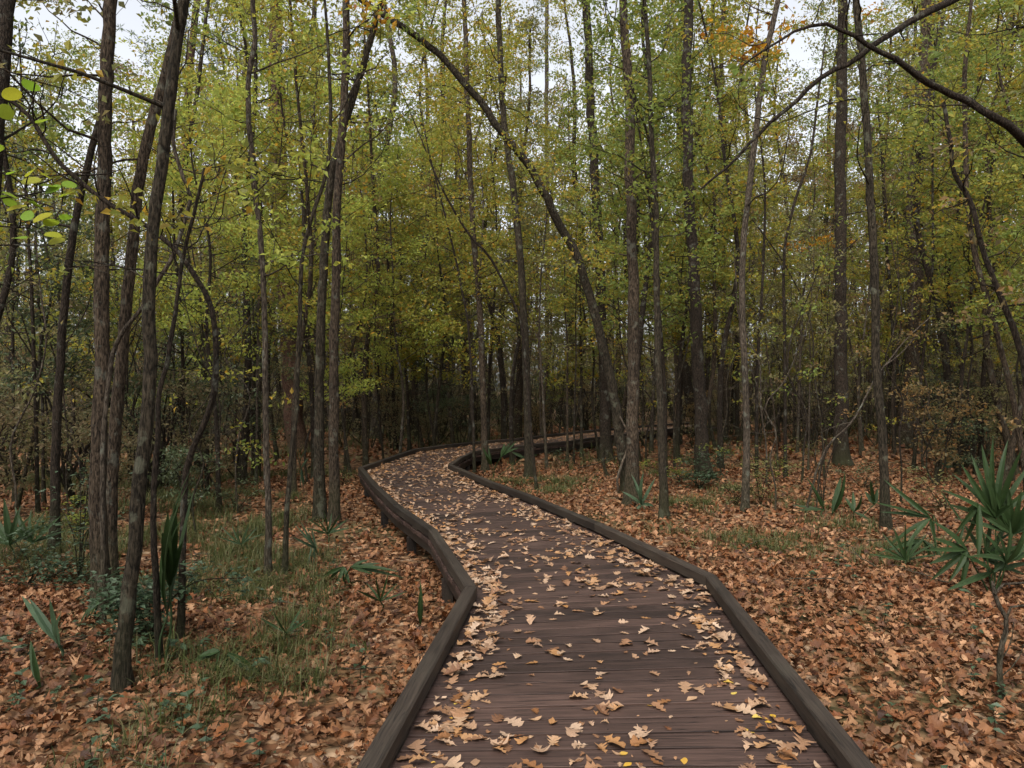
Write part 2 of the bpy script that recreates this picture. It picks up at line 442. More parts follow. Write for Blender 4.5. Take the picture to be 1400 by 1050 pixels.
# ------------------------------------------------------------------ boardwalk
LP = np.array([(-0.93, -1.5), (-0.56, 2.7), (-0.30, 5.32), (-0.81, 7.47), (-1.43, 9.05), (-2.02, 10.84), (-2.75, 13.3), (-2.60, 14.6), (-2.28, 17.3), (-1.70, 18.5), (-0.95, 19.6), (0.20, 21.0), (1.0, 22.4), (2.94, 25.2), (4.95, 27.9), (8.0, 31.2)])
RP = np.array([(0.95, -1.5), (1.34, 2.7), (1.53, 5.62), (0.92, 7.80), (0.28, 9.70), (-0.27, 11.1), (-1.16, 13.75), (-1.08, 15.1), (-0.86, 16.7), (-0.30, 17.65), (0.32, 18.4), (1.45, 19.7), (2.25, 21.1), (4.15, 24.0), (6.15, 26.6), (9.2, 29.9)])
CP = 0.5 * (LP + RP)

def dist_walk(x, y):
    p = np.stack([np.atleast_1d(x), np.atleast_1d(y)], 1).astype(float)
    best = np.full(len(p), 1e9)
    for a, b in zip(CP[:-1], CP[1:]):
        ab = b - a
        t = np.clip(((p - a) @ ab) / (ab @ ab), 0, 1)
        best = np.minimum(best, np.linalg.norm(p - (a + t[:, None] * ab), axis=1))
    return best

CURB_W, CURB_Z0, CURB_Z1 = 0.089, 0.025, 0.107
walk = empty('boardwalk', (0.3, 0.6, float(ground_z(0.3, 0.6))))
tag(walk, 'raised wooden boardwalk with low timber curbs winding through the forest', 'boardwalk')
WO = np.array(walk.location)

def local_box(A, B, C, D, z0, z1, cham, name, mat, extra_rot=0.0):
    """prism over the quad A B C D (A->B along X at the near side, D->C far side) with chamfered long top edges"""
    c = (A + B + C + D) / 4
    ax = (B - A) + (C - D); ang = math.atan2(ax[1], ax[0])
    ca, sa = math.cos(-ang), math.sin(-ang)
    rot = np.array([[ca, -sa], [sa, ca]])
    q = [rot @ (p - c) for p in (A, B, C, D)]
    zc = (z0 + z1) / 2
    def prof(n, f):
        d = f - n; ln = np.linalg.norm(d); d = d / ln
        k = min(cham, ln * 0.3)
        return [(*n, z0 - zc), (*n, z1 - zc - k), (*(n + d * k), z1 - zc), (*(f - d * k), z1 - zc), (*f, z1 - zc - k), (*f, z0 - zc)]
    V = prof(q[0], q[3]) + prof(q[1], q[2])
    F4 = [(i, (i + 1) % 6, (i + 1) % 6 + 6, i + 6) for i in range(6)]
    me = make_mesh(name, V, [(np.array(F4)[:, ::-1], 0), (np.array([[0, 1, 2, 3, 4, 5], [11, 10, 9, 8, 7, 6]]), 0)], [mat])
    return me, (c[0] - WO[0], c[1] - WO[1], zc - WO[2]), ang

m_, N_, L_ = new_mat('rusted_nail'); o_ = N_.new('ShaderNodeOutputMaterial'); p_ = N_.new('ShaderNodeBsdfPrincipled')
nz = N_.new('ShaderNodeTexNoise'); nz.inputs['Scale'].default_value = 300; rc = ramp(N_, [(.3, (.012, .009, .008)), (.7, (.05, .035, .028))]); L_.new(nz.outputs[0], rc.inputs[0]); L_.new(rc.outputs[0], p_.inputs['Base Color'])
p_.inputs['Metallic'].default_value = .6; p_.inputs['Roughness'].default_value = .6; L_.new(p_.outputs[0], o_.inputs['Surface'])
an_ = np.linspace(0, 2 * math.pi, 8, endpoint=False)
nv = np.vstack([np.stack([.0055 * np.cos(an_), .0055 * np.sin(an_), np.full(8, -.002)], 1), np.stack([.0045 * np.cos(an_), .0045 * np.sin(an_), np.full(8, .0012)], 1)])
NAIL = make_mesh('nail_head', nv, [(np.array([(i, (i + 1) % 8, (i + 1) % 8 + 8, i + 8) for i in range(8)]), 0), (np.array([list(range(8, 16))]), 0)], [m_])
# planks, laid across, fanned round the bends
EDGE = 0.052
for k in range(1, len(CP) - 1 + 1):
    if k == len(CP): break
    a, b = k - 1, k
    La, Lb, Ra, Rb = LP[a], LP[b], RP[a], RP[b]
    mid = 0.5 * (np.linalg.norm(Lb - La) + np.linalg.norm(Rb - Ra))
    n = max(2, int(round(mid / 0.15)))
    for i in range(n):
        t0, t1 = i / n, (i + 1) / n
        P = [La + (Lb - La) * t0, Ra + (Rb - Ra) * t0, Ra + (Rb - Ra) * t1, La + (Lb - La) * t1]
        if max(p[1] for p in P) < 0.6: continue
        # overhang past the curb centre lines, small gaps
        ux = P[1] - P[0]; ux /= np.linalg.norm(ux)
        uy = 0.5 * ((P[3] - P[0]) + (P[2] - P[1])); uy /= np.linalg.norm(uy)
        g = 0.0065 + 0.004 * random.random()
        eL, eR = EDGE + random.uniform(-.008, .008), EDGE + random.uniform(-.008, .008)
        A = P[0] - ux * eL + uy * g; B = P[1] + ux * eR + uy * g
        C = P[2] + ux * eR - uy * g; D = P[3] - ux * eL - uy * g
        dz = random.uniform(-0.003, 0.0)
        me, loc, ang = local_box(A, B, C, D, -0.040 + dz, dz, 0.0018, 'plank', M['plank'])
        pk = obj('plank', me, walk, loc, (random.uniform(-.006, .006), 0, ang))
        if 2.0 < A[1] < 7.5:
            hl = .5 * np.linalg.norm(B - A)
            for nxp in (-hl + .20, 0.0, hl - .20):
                for nyp in (-.036, .036):
                    obj('nail_head', NAIL, pk, (nxp + random.uniform(-.012, .012), nyp + random.uniform(-.006, .006), .0202))

# curbs: mitred timbers on spacer blocks, bearers and posts beneath
def offset_line(P, off):
    T = np.diff(P, axis=0); T /= np.linalg.norm(T, axis=1)[:, None]
    Nn = np.stack([-T[:, 1], T[:, 0]], 1)
    out = [P[0] + Nn[0] * off]
    for i in range(1, len(P) - 1):
        bis = Nn[i - 1] + Nn[i]; bis /= np.linalg.norm(bis)
        out.append(P[i] + bis * off / max(0.5, bis @ Nn[i]))
    out.append(P[-1] + Nn[-1] * off)
    return np.array(out)

for side, P in (('L', LP), ('R', RP)):
    a_, b_ = offset_line(P, CURB_W / 2), offset_line(P, -CURB_W / 2)
    j0, j1 = (offset_line(P, -0.03), offset_line(P, 0.02)) if side == 'L' else (offset_line(P, 0.03), offset_line(P, -0.02))
    for i in range(len(P) - 1):
        seg = np.linalg.norm(P[i + 1] - P[i])
        m = max(1, int(round(seg / 2.9)))
        for q in range(m):
            t0, t1 = q / m, (q + 1) / m
            e = 0.0018 / seg
            lerp = lambda X, t: X[i] + (X[i + 1] - X[i]) * t
            A, B = lerp(b_, t0 + e), lerp(b_, t1 - e)
            D, C = lerp(a_, t0 + e), lerp(a_, t1 - e)
            if B[1] < 0.6: continue
            jz = random.uniform(-.003, .003)
            me, loc, ang = local_box(A, B, C, D, CURB_Z0, CURB_Z1 + jz, 0.009, 'curb_rail', M['curb'])
            obj('curb_rail', me, walk, loc, (0, 0, ang))
            me, loc, ang = local_box(lerp(j1, t0 + e) if side == 'L' else lerp(j0, t0 + e), lerp(j1, t1 - e) if side == 'L' else lerp(j0, t1 - e),
                                     lerp(j0, t1 - e) if side == 'L' else lerp(j1, t1 - e), lerp(j0, t0 + e) if side == 'L' else lerp(j1, t0 + e), -0.15, -0.0455, 0.004, 'bearer', M['post'])
            obj('bearer', me, walk, loc, (0, 0, ang))
        nb = max(1, int(seg / 1.15))
        T = (P[i + 1] - P[i]) / seg; Nn = np.array([-T[1], T[0]])
        for q in range(nb):
            c = P[i] + T * seg * (q + 0.35) / nb
            if c[1] < 0.6: continue
            h, w = T * 0.11, Nn * 0.042
            me, loc, ang = local_box(c - h - w, c + h - w, c + h + w, c - h + w, 0.0005, CURB_Z0, 0.003, 'spacer_block', M['curb'])
            obj('spacer_block', me, walk, loc, (0, 0, ang))
        npst = max(1, int(seg / 1.5))
        for q in range(npst):
            outw = Nn if side == 'L' else -Nn
            c = P[i] + T * seg * (q + 0.55) / npst - outw * 0.005
            if c[1] < 1.0: continue
            h, w = T * 0.05, Nn * 0.045
            zb = float(ground_z(c[0], c[1])) - 0.12
            me, loc, ang = local_box(c - h - w, c + h - w, c + h + w, c - h + w, zb, -0.152, 0.004, 'post', M['post'])
            obj('post', me, walk, loc, (0, 0, ang))

# ------------------------------------------------------------------ trees
def grow_branches(r, P, rad, zlo, n, Lr, up=0.35, sub=3, droop=0.0, bias=None):
    """limbs leaving the stem P above zlo, each with side twigs; returns list of (path, r0, r1) and leaf anchor points"""
    out, anch = [], []
    zs = P[:, 2]
    ok = np.where(zs > zlo)[0]
    if len(ok) < 2: return out, np.zeros((0, 3))
    for k in range(n):
        f = (k + r.random()) / n
        i = ok[min(len(ok) - 1, int(f * len(ok)))]
        az = r.random() * 2 * math.pi
        if bias is not None and r.random() < 0.55:
            az = bias + r.normal(0, 0.7)
        L = r.uniform(*Lr) * (1.0 - 0.45 * f)
        dirv = np.array([math.cos(az), math.sin(az), up + r.normal(0, 0.25)])
        dirv /= np.linalg.norm(dirv)
        m = 7
        pts = [P[i].copy()]
        d = dirv.copy()
        for q in range(m):
            d = d + r.normal(0, 0.2, 3) + np.array([0, 0, 0.06 - droop])
            d /= np.linalg.norm(d)
            pts.append(pts[-1] + d * L / m)
        pts = np.array(pts)
        r0 = min(rad[i] * 0.42, 0.004 + 0.006 * L)
        out.append((pts, r0, 0.003))
        anch.append(pts[3:])
        for s in range(sub):
            j = r.integers(2, m + 1)
            dd = d * 0.4 + r.normal(0, 0.6, 3); dd[2] = dd[2] * 0.6 + 0.05 - droop
            dd /= np.linalg.norm(dd)
            l2 = L * r.uniform(0.25, 0.5)
            tp = np.array([pts[j] + dd * l2 * t + r.normal(0, 0.03, 3) * t * l2 for t in np.linspace(0, 1, 5)])
            out.append((tp, r0 * 0.4, 0.0022))
            anch.append(tp[1:])
            anch.append(tp[2:])
    return out, np.vstack(anch)

def leaves_at(r, anch, n, size, spread, up=0.45, width=0.55):
    nc = max(4, n // 13)                      # sprays of leaves on the twigs, with gaps between
    cen = anch[r.integers(0, len(anch), nc)] + r.normal(0, spread, (nc, 3)) * np.array([1, 1, 0.5])
    wgt = r.random(nc) ** 1.5 + .05
    idx = r.choice(nc, n, p=wgt / wgt.sum())
    Pp = cen[idx] + r.normal(0, 1, (n, 3)) * np.array([1, 1, 0.42]) * (size * 1.5)
    return leaf_quads(Pp, r.uniform(size * 0.6, size * 1.35, n), r, up=up, width=width)

def needles_at(r, anch, n, size):
    """tufts of long needles"""
    idx = r.integers(0, len(anch), n // 9 + 1)
    c = anch[idx] + r.normal(0, 0.12, (len(idx), 3))
    Pp = np.repeat(c, 9, 0)
    return leaf_quads(Pp, r.uniform(size * 0.7, size * 1.2, len(Pp)), r, up=0.0, width=0.13, fold=0.0)

def trunk_radii(t, r0, r1, flare=0.5, length=5.0):
    rad = r0 + (r1 - r0) * t
    return rad * (1 + flare * np.exp(-t * length / 0.22))

def build_tree(name, path, r0, r1, bark, leafm, seed, H=None, zlo=2.5, nb=14, Lr=(0.8, 2.2), nleaf=900, lsize=0.075, lspread=0.14,
               accents=(), sides=12, step=0.22, rough=0.05, flare=0.6, up=0.35, droop=0.0, needles=False, limbs=(), sub=3, bias=None, width=0.55, extra=()):
    """path: world polyline base..top of what the photograph shows; the stem goes on to height H"""
    r = np.random.default_rng(seed)
    path = np.array(path, float)
    base = path[0].copy(); gz = float(ground_z(base[0], base[1]))
    base[2] = gz
    pl = path - base; n_tr = len(pl)
    pl[0, 2] = -0.08
    if H is not None and pl[-1, 2] < H:
        d = pl[-1] - pl[-2]; d /= np.linalg.norm(d)
        while pl[-1, 2] < H:
            d = d * 0.8 + np.array([r.normal(0, .07), r.normal(0, .07), 0.35]); d /= np.linalg.norm(d)
            pl = np.vstack([pl, pl[-1] + d * min(1.4, H * 0.15)])
    ztop = path[-1][2] - base[2]
    sm = catmull(pl, 8)
    sm, t = resample(sm, step)
    length = np.linalg.norm(np.diff(sm, axis=0), axis=1).sum()
    wob = np.cumsum(r.normal(0, r0 * 0.08, sm.shape), axis=0); wob -= wob[0]
    wob -= np.linspace(0, 1, len(sm))[:, None] * wob[-1]
    sm[:, :2] += wob[:, :2]
    sl_ = np.linalg.norm(np.diff(pl, axis=0), axis=1)
    tq = min(1.0, sl_[:n_tr - 1].sum() / sl_.sum())          # share of the stem that was traced
    rad = np.interp(t, [0, tq * .12, tq, 1.0], [r0, r0 * .55 + r1 * .45 if r1 < r0 else r0, r1, r1 if tq > .99 else r1 * .3]) if H is not None else np.interp(t, [0, 1], [r0, r1])
    rad = rad * (1 + flare * np.exp(-t * length / 0.16))
    root = empty(name, base); root['bark_kind'] = bark
    tb = Tubes(); tb.add(sm, rad, sides, rough, r)
    obj('trunk', tb.mesh('trunk', M[bark]), root)
    anchors = []
    for lp, lr0, lr1 in limbs:
        q, tt = resample(catmull(np.array(lp, float) - base, 8), 0.12)
        rk = np.random.default_rng(seed + 5); wv = rk.normal(0, 1, (max(3, len(q) // 4), 3))
        wv = np.stack([np.interp(np.linspace(0, 1, len(q)), np.linspace(0, 1, len(wv)), wv[:, k]) for k in range(3)], 1); wv[0] = 0
        q += wv * lr0 * .7 + rk.normal(0, lr0 * .1, q.shape) * (np.arange(len(q)) > 0)[:, None]
        lb = Tubes(); lb.add(q, lr0 + (lr1 - lr0) * tt, 8, 0.05, r)
        obj('limb', lb.mesh('limb', M[bark]), root)
        bs, an = grow_branches(r, q, lr0 + (lr1 - lr0) * tt, -9, 7, (0.35, 1.0), up=0.2, sub=2)
        anchors.append((bs, an))
    br, an = grow_branches(r, sm, rad, zlo, nb, Lr, up, sub, droop, bias)
    bt = Tubes()
    for pts, a, b in br: bt.add(pts, np.linspace(a, b, len(pts)), 4)
    for bs, an2 in anchors:
        for pts, a, b in bs: bt.add(pts, np.linspace(a, b, len(pts)), 4)
    if bt.n: obj('branches', bt.mesh('branches', M[bark]), root)['kind'] = 'stuff'
    for amat, pts3, cnt_, spr in accents:
        c = np.array(pts3) - base
        near = np.array([sm[np.argmin(np.linalg.norm(sm - q, axis=1))] for q in c])
        at2 = Tubes()
        for a_, b_ in zip(near, c): at2.add(np.array([a_, (a_ + b_) / 2 + [0, 0, .04], b_]), [.008, .005, .003], 4)
        V, F, rn = leaves_at(r, c, cnt_, lsize * 1.5, spr)
        o = obj('bright_leaves', make_mesh('bright_leaves', np.vstack([V, np.vstack(at2.V)]), [(F, 0), (np.vstack(at2.F) + len(V), 1)], [M[amat], M[bark]], np.concatenate([rn, np.zeros(at2.n)])), root)
        o['kind'] = 'stuff'; o['label'] = 'clusters of orange autumn leaves'
    if nleaf and len(an):
        V, F, rn = (needles_at(r, an, nleaf, lsize) if needles else leaves_at(r, an, nleaf, lsize, lspread, width=width))
        parts = [(V, F, rn)]
        for bs, an2 in anchors:
            parts.append(leaves_at(r, an2, extra[0] if extra else 60, lsize, lspread))
        off, VV, FF, RR = 0, [], [], []
        for v, f, q in parts:
            VV.append(v); FF.append(f + off); RR.append(q); off += len(v)
        obj('crown', make_mesh('crown', np.vstack(VV), [(np.vstack(FF), 0)], [M[leafm]], np.concatenate(RR)), root)['kind'] = 'stuff'
    return root

def trace(pts, d0=None, drift=0.0):
    """pixel polyline from the root up; distance from where the root meets the ground"""
    g = px_ground(*pts[0]) if d0 is None else None
    d = g[1] if d0 is None else d0
    out = []
    n = len(pts) - 1
    for i, (u, v) in enumerate(pts):
        out.append(px(u, v, d + drift * i / n))
    if g is not None: out[0] = g
    else:
        x, y = out[0][0], out[0][1]
        out[0] = np.array([x, y, float(ground_z(x, y))])
    return out, d

def traced(name, label, pts, w0, w1, bark, leafm, seed, d0=None, drift=0.0, group=None, cat='tree', **kw):
    path, d = trace(pts, d0, drift)
    t = build_tree(name, path, .78 * w0 * d / FPX / 2, .82 * w1 * d / FPX / 2, bark, leafm, seed, **kw)
    tag(t, label, cat, group)
    return t

LM = [(-20, 'outermost dark trunk'), (75, 'slim bending trunk'), (137, 'stout grey trunk'), (200, 'lichen-spotted trunk'), (265, 'bow-shaped arching stem'), (340, 'slender smooth sapling'), (397, 'reddish pine'), (448, 'twin trunks'), (545, 'boardwalk bend'), (650, 'inside-bend trunk'), (715, 'mossy-footed trunk'), (790, 'leaning tree'), (863, 'stout vine-footed trunk'), (900, 'slim straight trunk'), (948, 'ivy-footed trunk'), (1018, 'pale-barked tilting trunk'), (1075, 'thin upright pole'), (1150, 'big dark trunk'), (1200, 'slender palmetto-footed trunk'), (1250, 'grey slanting trunk'), (1345, 'sinuous dark stem'), (1420, 'large palmetto')]
def behind_what(x, y):
    if y < 8: return 'beside the near end of the boardwalk'
    u = 700 + x / y * FPX
    lm = min(LM, key=lambda q: abs(q[0] - u))
    return '%s the %s' % ('close behind' if y < 19 else 'well behind' if y < 30 else 'far behind', lm[1])

# --- left foreground
traced('hardwood_tree', 'dark trunk at the wood edge with a leafy crown, outermost beside the straight grey pair', [(-34, 790), (-22, 560), (-6, 300), (6, 120), (14, 0)], 30, 22, 'bark_dark', 'green', 11, H=11, zlo=2.8, nb=16, nleaf=1200)
traced('hardwood_tree', 'straight grey-brown trunk with furrowed bark, stoutest of the clump left of the boardwalk', [(137, 838), (134, 700), (134, 500), (136, 350), (138, 200), (141, 80), (144, 0)], 34, 19, 'bark', 'olive', 12, H=13, zlo=3.6, nb=16, nleaf=1300, sides=18, step=0.14)
traced('hardwood_tree', 'leaning lichen-spotted trunk rooted beside green palmetto blades, left of the boardwalk', [(166, 945), (170, 840), (183, 740), (190, 650), (200, 540), (203, 420), (207, 340), (221, 240), (230, 150), (238, 80), (250, 0)], 31, 17, 'bark_moss', 'gold', 13, H=10, zlo=3.4, nb=14, nleaf=900, sides=18, step=0.12)
traced('hardwood_tree', 'slanting brown trunk close behind the lichen-spotted one, joining its foot to the stout grey trunk', [(152, 822), (150, 700), (157, 580), (167, 460), (178, 360), (190, 260), (205, 190), (226, 110), (246, 30)], 24, 16, 'bark', 'green', 14, d0=6.6, H=11, zlo=3.4, nb=14, nleaf=900, sides=14, step=0.15)
traced('hardwood_tree', 'slim dark trunk bending right towards the stout grey trunk, palmettos at its foot', [(73, 757), (74, 650), (78, 560), (85, 450), (95, 350), (107, 285), (124, 210), (145, 130)], 19, 10, 'bark_dark', 'green', 15, H=9, zlo=3.2, nb=14, nleaf=1200)
traced('sapling', 'thin dark pole standing alone left of the slim bending trunk', [(52, 705), (50, 560), (46, 450), (41, 350), (36, 250), (30, 130)], 8, 5, 'bark_dark', 'dark', 16, H=7, zlo=2.2, nb=12, Lr=(.5, 1.3), nleaf=700, sides=8, cat='sapling')
traced('sapling', 'second thin dark pole beside the slim bending trunk', [(60, 690), (58, 560), (56, 450), (50, 340), (52, 220)], 7, 4, 'bark_dark', 'olive', 17, H=6, zlo=2.2, nb=12, Lr=(.5, 1.3), nleaf=600, sides=8, cat='sapling')
traced('sapling', 'dark stem arching over to the left across the trunks in a long bow', [(246, 770), (249, 690), (256, 625), (278, 575), (291, 530), (293, 460), (284, 410), (262, 372), (240, 342), (200, 308), (160, 285), (130, 265), (100, 240), (75, 215), (45, 165), (22, 143), (0, 130), (-40, 118)], 13, 6, 'bark_dark', 'gold', 18, d0=5.4, drift=-0.4, zlo=2.9, nb=14, Lr=(.3, .8), nleaf=60, sides=10, step=0.08, sub=1, cat='sapling')
traced('sapling', 'crooked lichen-blotched stem twisting up in front of the stout grey trunk', [(141, 760), (141, 640), (143, 580), (147, 535), (153, 488), (166, 454), (190, 425), (214, 385), (234, 354), (248, 318), (258, 285), (262, 272), (252, 245), (244, 222), (237, 195), (240, 150)], 9, 6, 'bark_pale', 'gold', 19, d0=5.9, zlo=2.6, nb=10, Lr=(.3, .9), nleaf=70, sides=10, step=0.08, sub=1, cat='sapling')
traced('sapling', 'dark crooked stem rising beside tall palmetto blades, left of the boardwalk', [(219, 915), (215, 830), (211, 740), (213, 660), (218, 590), (219, 540), (230, 500), (238, 455), (246, 400), (252, 350), (266, 290), (280, 230)], 13, 5, 'bark_dark', 'gold', 20, zlo=2.3, nb=10, Lr=(.3, 1.0), nleaf=120, sides=10, step=0.08, sub=2, cat='sapling')
traced('sapling', 'slender smooth sapling, left one of the pair standing in grass', [(367, 790), (366, 700), (363, 600), (362, 450), (357, 350), (346, 250), (338, 160), (338, 105), (348, 55), (345, 0)], 13, 8, 'bark_pale', 'lime', 21, H=8, zlo=2.6, nb=12, Lr=(.5, 1.4), nleaf=600, sides=12, step=0.12, cat='sapling')
traced('sapling', 'slender mossy sapling, right one of the pair standing in grass', [(388, 792), (393, 700), (399, 620), (406, 540), (411, 430), (414, 350), (428, 295), (446, 235), (452, 150)], 11, 6, 'bark_moss', 'lime', 22, H=7, zlo=2.8, nb=12, Lr=(.5, 1.3), nleaf=500, sides=10, step=0.12, cat='sapling')
traced('pine_tree', 'thick reddish pine trunk with scaly bark behind the mossy sapling', [(412, 618), (400, 540), (397, 440), (394, 300), (386, 150), (379, 0)], 38, 20, 'bark_pine', 'pine', 23, H=19, zlo=11, nb=26, Lr=(1.2, 3), nleaf=6000, lsize=0.2, needles=True, sides=14)
traced('hardwood_tree', 'dark mossy twin trunk with a fork that leans right towards the boardwalk', [(438, 712), (437, 600), (440, 450), (446, 350), (456, 255), (473, 175), (496, 100), (516, 30), (534, -30)], 24, 10, 'bark_moss', 'gold', 24, accents=[('orange', [px(505, 12, 10.2), px(515, 22, 10.2), px(535, 28, 10.2), px(492, 50, 10.2), px(498, 18, 10.2), px(265, 130, 10.3)][:5], 60, .12)], H=9.5, zlo=4.2, nb=12, nleaf=700, sides=14, step=0.15)
traced('hardwood_tree', 'straight paler twin trunk touching the dark mossy one, left of the first bend', [(457, 716), (457, 600), (456, 470), (456, 350), (461, 240), (467, 120), (470, 0)], 21, 12, 'bark', 'green', 25, H=13, zlo=4.5, nb=14, nleaf=900, sides=14)
# --- right of the boardwalk
traced('hardwood_tree', 'long leaning trunk with small yellow leaves arching left over the boardwalk', [(857, 674), (850, 620), (840, 555), (828, 500), (815, 445), (800, 390), (783, 345), (757, 300), (738, 262), (720, 230), (700, 205), (678, 178), (652, 142), (622, 106), (598, 76), (565, 48), (535, 28), (505, 8), (470, -20)], 19, 8, 'bark_moss', 'gold', 26, d0=12.6, drift=-1.2, zlo=3.2, nb=26, Lr=(.4, 1.3), nleaf=2000, lsize=0.07, sides=14, step=0.12)
traced('hardwood_tree', 'stout straight trunk with a pale vine at its foot beside the leaning tree', [(866, 690), (866, 620), (865, 500), (862, 400), (860, 300), (858, 200), (855, 100), (850, 0)], 27, 14, 'bark', 'green', 27, H=15, zlo=3.9, nb=26, Lr=(.6, 1.8), nleaf=2000, sides=14, flare=0.9)
traced('hardwood_tree', 'slim straight trunk with mossy foot, right of the stout trunk with the vine', [(909, 708), (906, 620), (900, 500), (898, 400), (895, 280), (889, 180), (886, 120), (878, 0)], 17, 7, 'bark_moss', 'green', 28, H=9, zlo=3.4, nb=20, Lr=(.5, 1.6), nleaf=1600, sides=12,
       limbs=[([px(897, 300, 10.7), px(892, 230, 10.6), px(884, 180, 10.5), px(872, 150, 10.4), px(862, 110, 10.3)], .03, .012)])
traced('hardwood_tree', 'ivy-footed trunk with vines, straight and dark, behind the slim mossy-footed one', [(964, 655), (957, 560), (949, 450), (943, 350), (939, 250), (938, 120), (942, 0)], 28, 15, 'bark_dark', 'green', 29, H=15, zlo=4.2, nb=22, nleaf=1600, sides=14, flare=0.9)
traced('hardwood_tree', 'thin pale-barked trunk tilting right at its top, next to the ivy-footed trunk', [(1018, 700), (1020, 600), (1018, 500), (1014, 400), (1018, 330), (1026, 250), (1035, 180), (1041, 115), (1052, 55), (1065, -5)], 14, 9, 'bark_pale', 'gold', 30, accents=[('orange', [px(1012, 20, 11), px(1000, 45, 11), px(1025, 62, 11), px(1010, 80, 11), px(985, 42, 11), px(1060, 40, 11), px(1085, 18, 11), px(1015, 122, 11)], 150, .16)], H=10, zlo=4.3, nb=14, nleaf=800)
traced('hardwood_tree', 'distant straight trunk seen between ivy-footed and pale-barked trunks', [(991, 598), (992, 500), (990, 400), (986, 280), (984, 150), (990, 0)], 12, 7, 'bark', 'gold', 31, d0=24, H=17, zlo=5, nb=20, Lr=(1, 2.6), nleaf=2200, lsize=.1, lspread=.25)
traced('sapling', 'thin upright pole right of the pale-barked trunk', [(1075, 655), (1074, 560), (1073, 450), (1072, 350), (1084, 285), (1108, 210), (1120, 120)], 8, 4, 'bark_dark', 'olive', 32, H=9, zlo=3.2, nb=14, Lr=(.5, 1.5), nleaf=700, cat='sapling', sides=8)
traced('hardwood_tree', 'big dark straight trunk behind the pale dead branch', [(1152, 636), (1152, 550), (1150, 450), (1148, 350), (1148, 250), (1150, 120), (1152, 0)], 27, 15, 'bark_dark', 'gold', 33, accents=[('orange', [px(1120, 300, 18), px(1128, 330, 18), px(1170, 20, 18), px(1110, 330, 18)], 120, .25)], H=17, zlo=4.5, nb=22, Lr=(.8, 2.0), nleaf=1500, lsize=.08, sides=14)
traced('hardwood_tree', 'slender straight trunk with dark wet foot among palmettos', [(1212, 724), (1209, 640), (1203, 550), (1198, 450), (1194, 350), (1188, 260), (1184, 180), (1177, 90), (1168, 0)], 18, 11, 'bark_moss', 'green', 34, H=11, zlo=4.2, nb=14, nleaf=600, sides=14, step=.16)
traced('hardwood_tree', 'grey trunk slanting right, background tree beyond the slender palmetto-footed trunk', [(1237, 612), (1243, 520), (1247, 430), (1251, 330), (1260, 200), (1268, 100), (1273, 0)], 27, 20, 'bark', 'green', 35, H=18, zlo=6, nb=20, Lr=(1, 2.5), nleaf=2000, lsize=.1, sides=12)
traced('sapling', 'thin dark pole close to the grey slanting trunk', [(1222, 600), (1223, 520), (1219, 420), (1212, 330), (1205, 200)], 7, 5, 'bark_dark', 'olive', 36, d0=20, H=9, zlo=3, nb=12, nleaf=800, cat='sapling', sides=8)
traced('sapling', 'sinuous dark stem leaning in beyond the big palmetto', [(1432, 740), (1415, 600), (1396, 500), (1384, 450), (1366, 405), (1346, 355), (1338, 325), (1325, 275), (1304, 235), (1298, 190), (1290, 140)], 14, 6, 'bark_dark', 'rust', 37, d0=7.2, zlo=2.4, nb=14, Lr=(.3, 1.0), nleaf=160, sides=10, step=.1, cat='sapling')
traced('hardwood_tree', 'pale-barked trunk leaning left beyond the big palmetto, crossed by the sinuous stem', [(1408, 640), (1388, 560), (1372, 490), (1358, 430), (1345, 390), (1330, 330), (1322, 240), (1320, 100)], 12, 7, 'bark', 'gold', 38, d0=12, H=9, zlo=3.0, nb=16, nleaf=1100)
traced('hardwood_tree', 'tree overhanging the leaf litter with two long bare crossing limbs', [(1520, 860), (1516, 600), (1508, 300), (1500, 50), (1490, -120)], 34, 26, 'bark_dark', 'green', 39, d0=6.0, H=10, zlo=4.8, nb=14, nleaf=900, sides=14,
       limbs=[([px(1496, -130, 6.0), px(1400, -60, 5.9), px(1312, -2, 5.8), px(1265, 20, 5.7), px(1230, 44, 5.6), px(1195, 66, 5.6), px(1168, 86, 5.6), px(1120, 110, 5.6), px(1080, 146, 5.6), px(1040, 182, 5.6), px(1000, 228, 5.6), px(962, 262, 5.6)], .042, .008),
              ([px(1512, 300, 6.0), px(1455, 245, 5.9), px(1400, 196, 5.8), px(1360, 163, 5.7), px(1320, 136, 5.7), px(1270, 110, 5.6), px(1222, 80, 5.5), px(1190, 64, 5.5), px(1165, 50, 5.5), px(1130, 38, 5.5), px(1090, 44, 5.5), px(1050, 66, 5.5), px(1010, 95, 5.5)], .045, .006)], extra=(35,))
# --- centre
traced('hardwood_tree', 'slim straight trunk standing by the inside of the boardwalk bend', [(663, 646), (661, 560), (657, 450), (650, 350), (645, 260), (640, 150), (634, 0)], 13, 8, 'bark', 'gold', 40, H=13, zlo=3.5, nb=20, nleaf=1500, lsize=.08)
traced('sapling', 'thin bowed sapling just left of the slim trunk at the inside bend', [(649, 648), (647, 560), (640, 450), (630, 390), (618, 335), (600, 260)], 6, 3, 'bark_dark', 'gold', 41, H=8, zlo=2.8, nb=16, Lr=(.5, 1.6), nleaf=1000, cat='sapling', sides=8)
traced('hardwood_tree', 'mossy-footed trunk beside palmetto inside the bend', [(724, 655), (721, 560), (716, 450), (709, 350), (699, 250), (686, 150), (681, 0)], 18, 9, 'bark_moss', 'gold', 42, H=14, zlo=3.8, nb=22, nleaf=1700, lsize=.08)
traced('sapling', 'thin dark pole touching the mossy-footed trunk', [(734, 672), (727, 600), (719, 500), (712, 440), (690, 390), (668, 350), (640, 320)], 6, 4, 'bark_dark', 'gold', 43, H=7, zlo=3, nb=12, Lr=(.5, 1.4), nleaf=700, cat='sapling', sides=8)
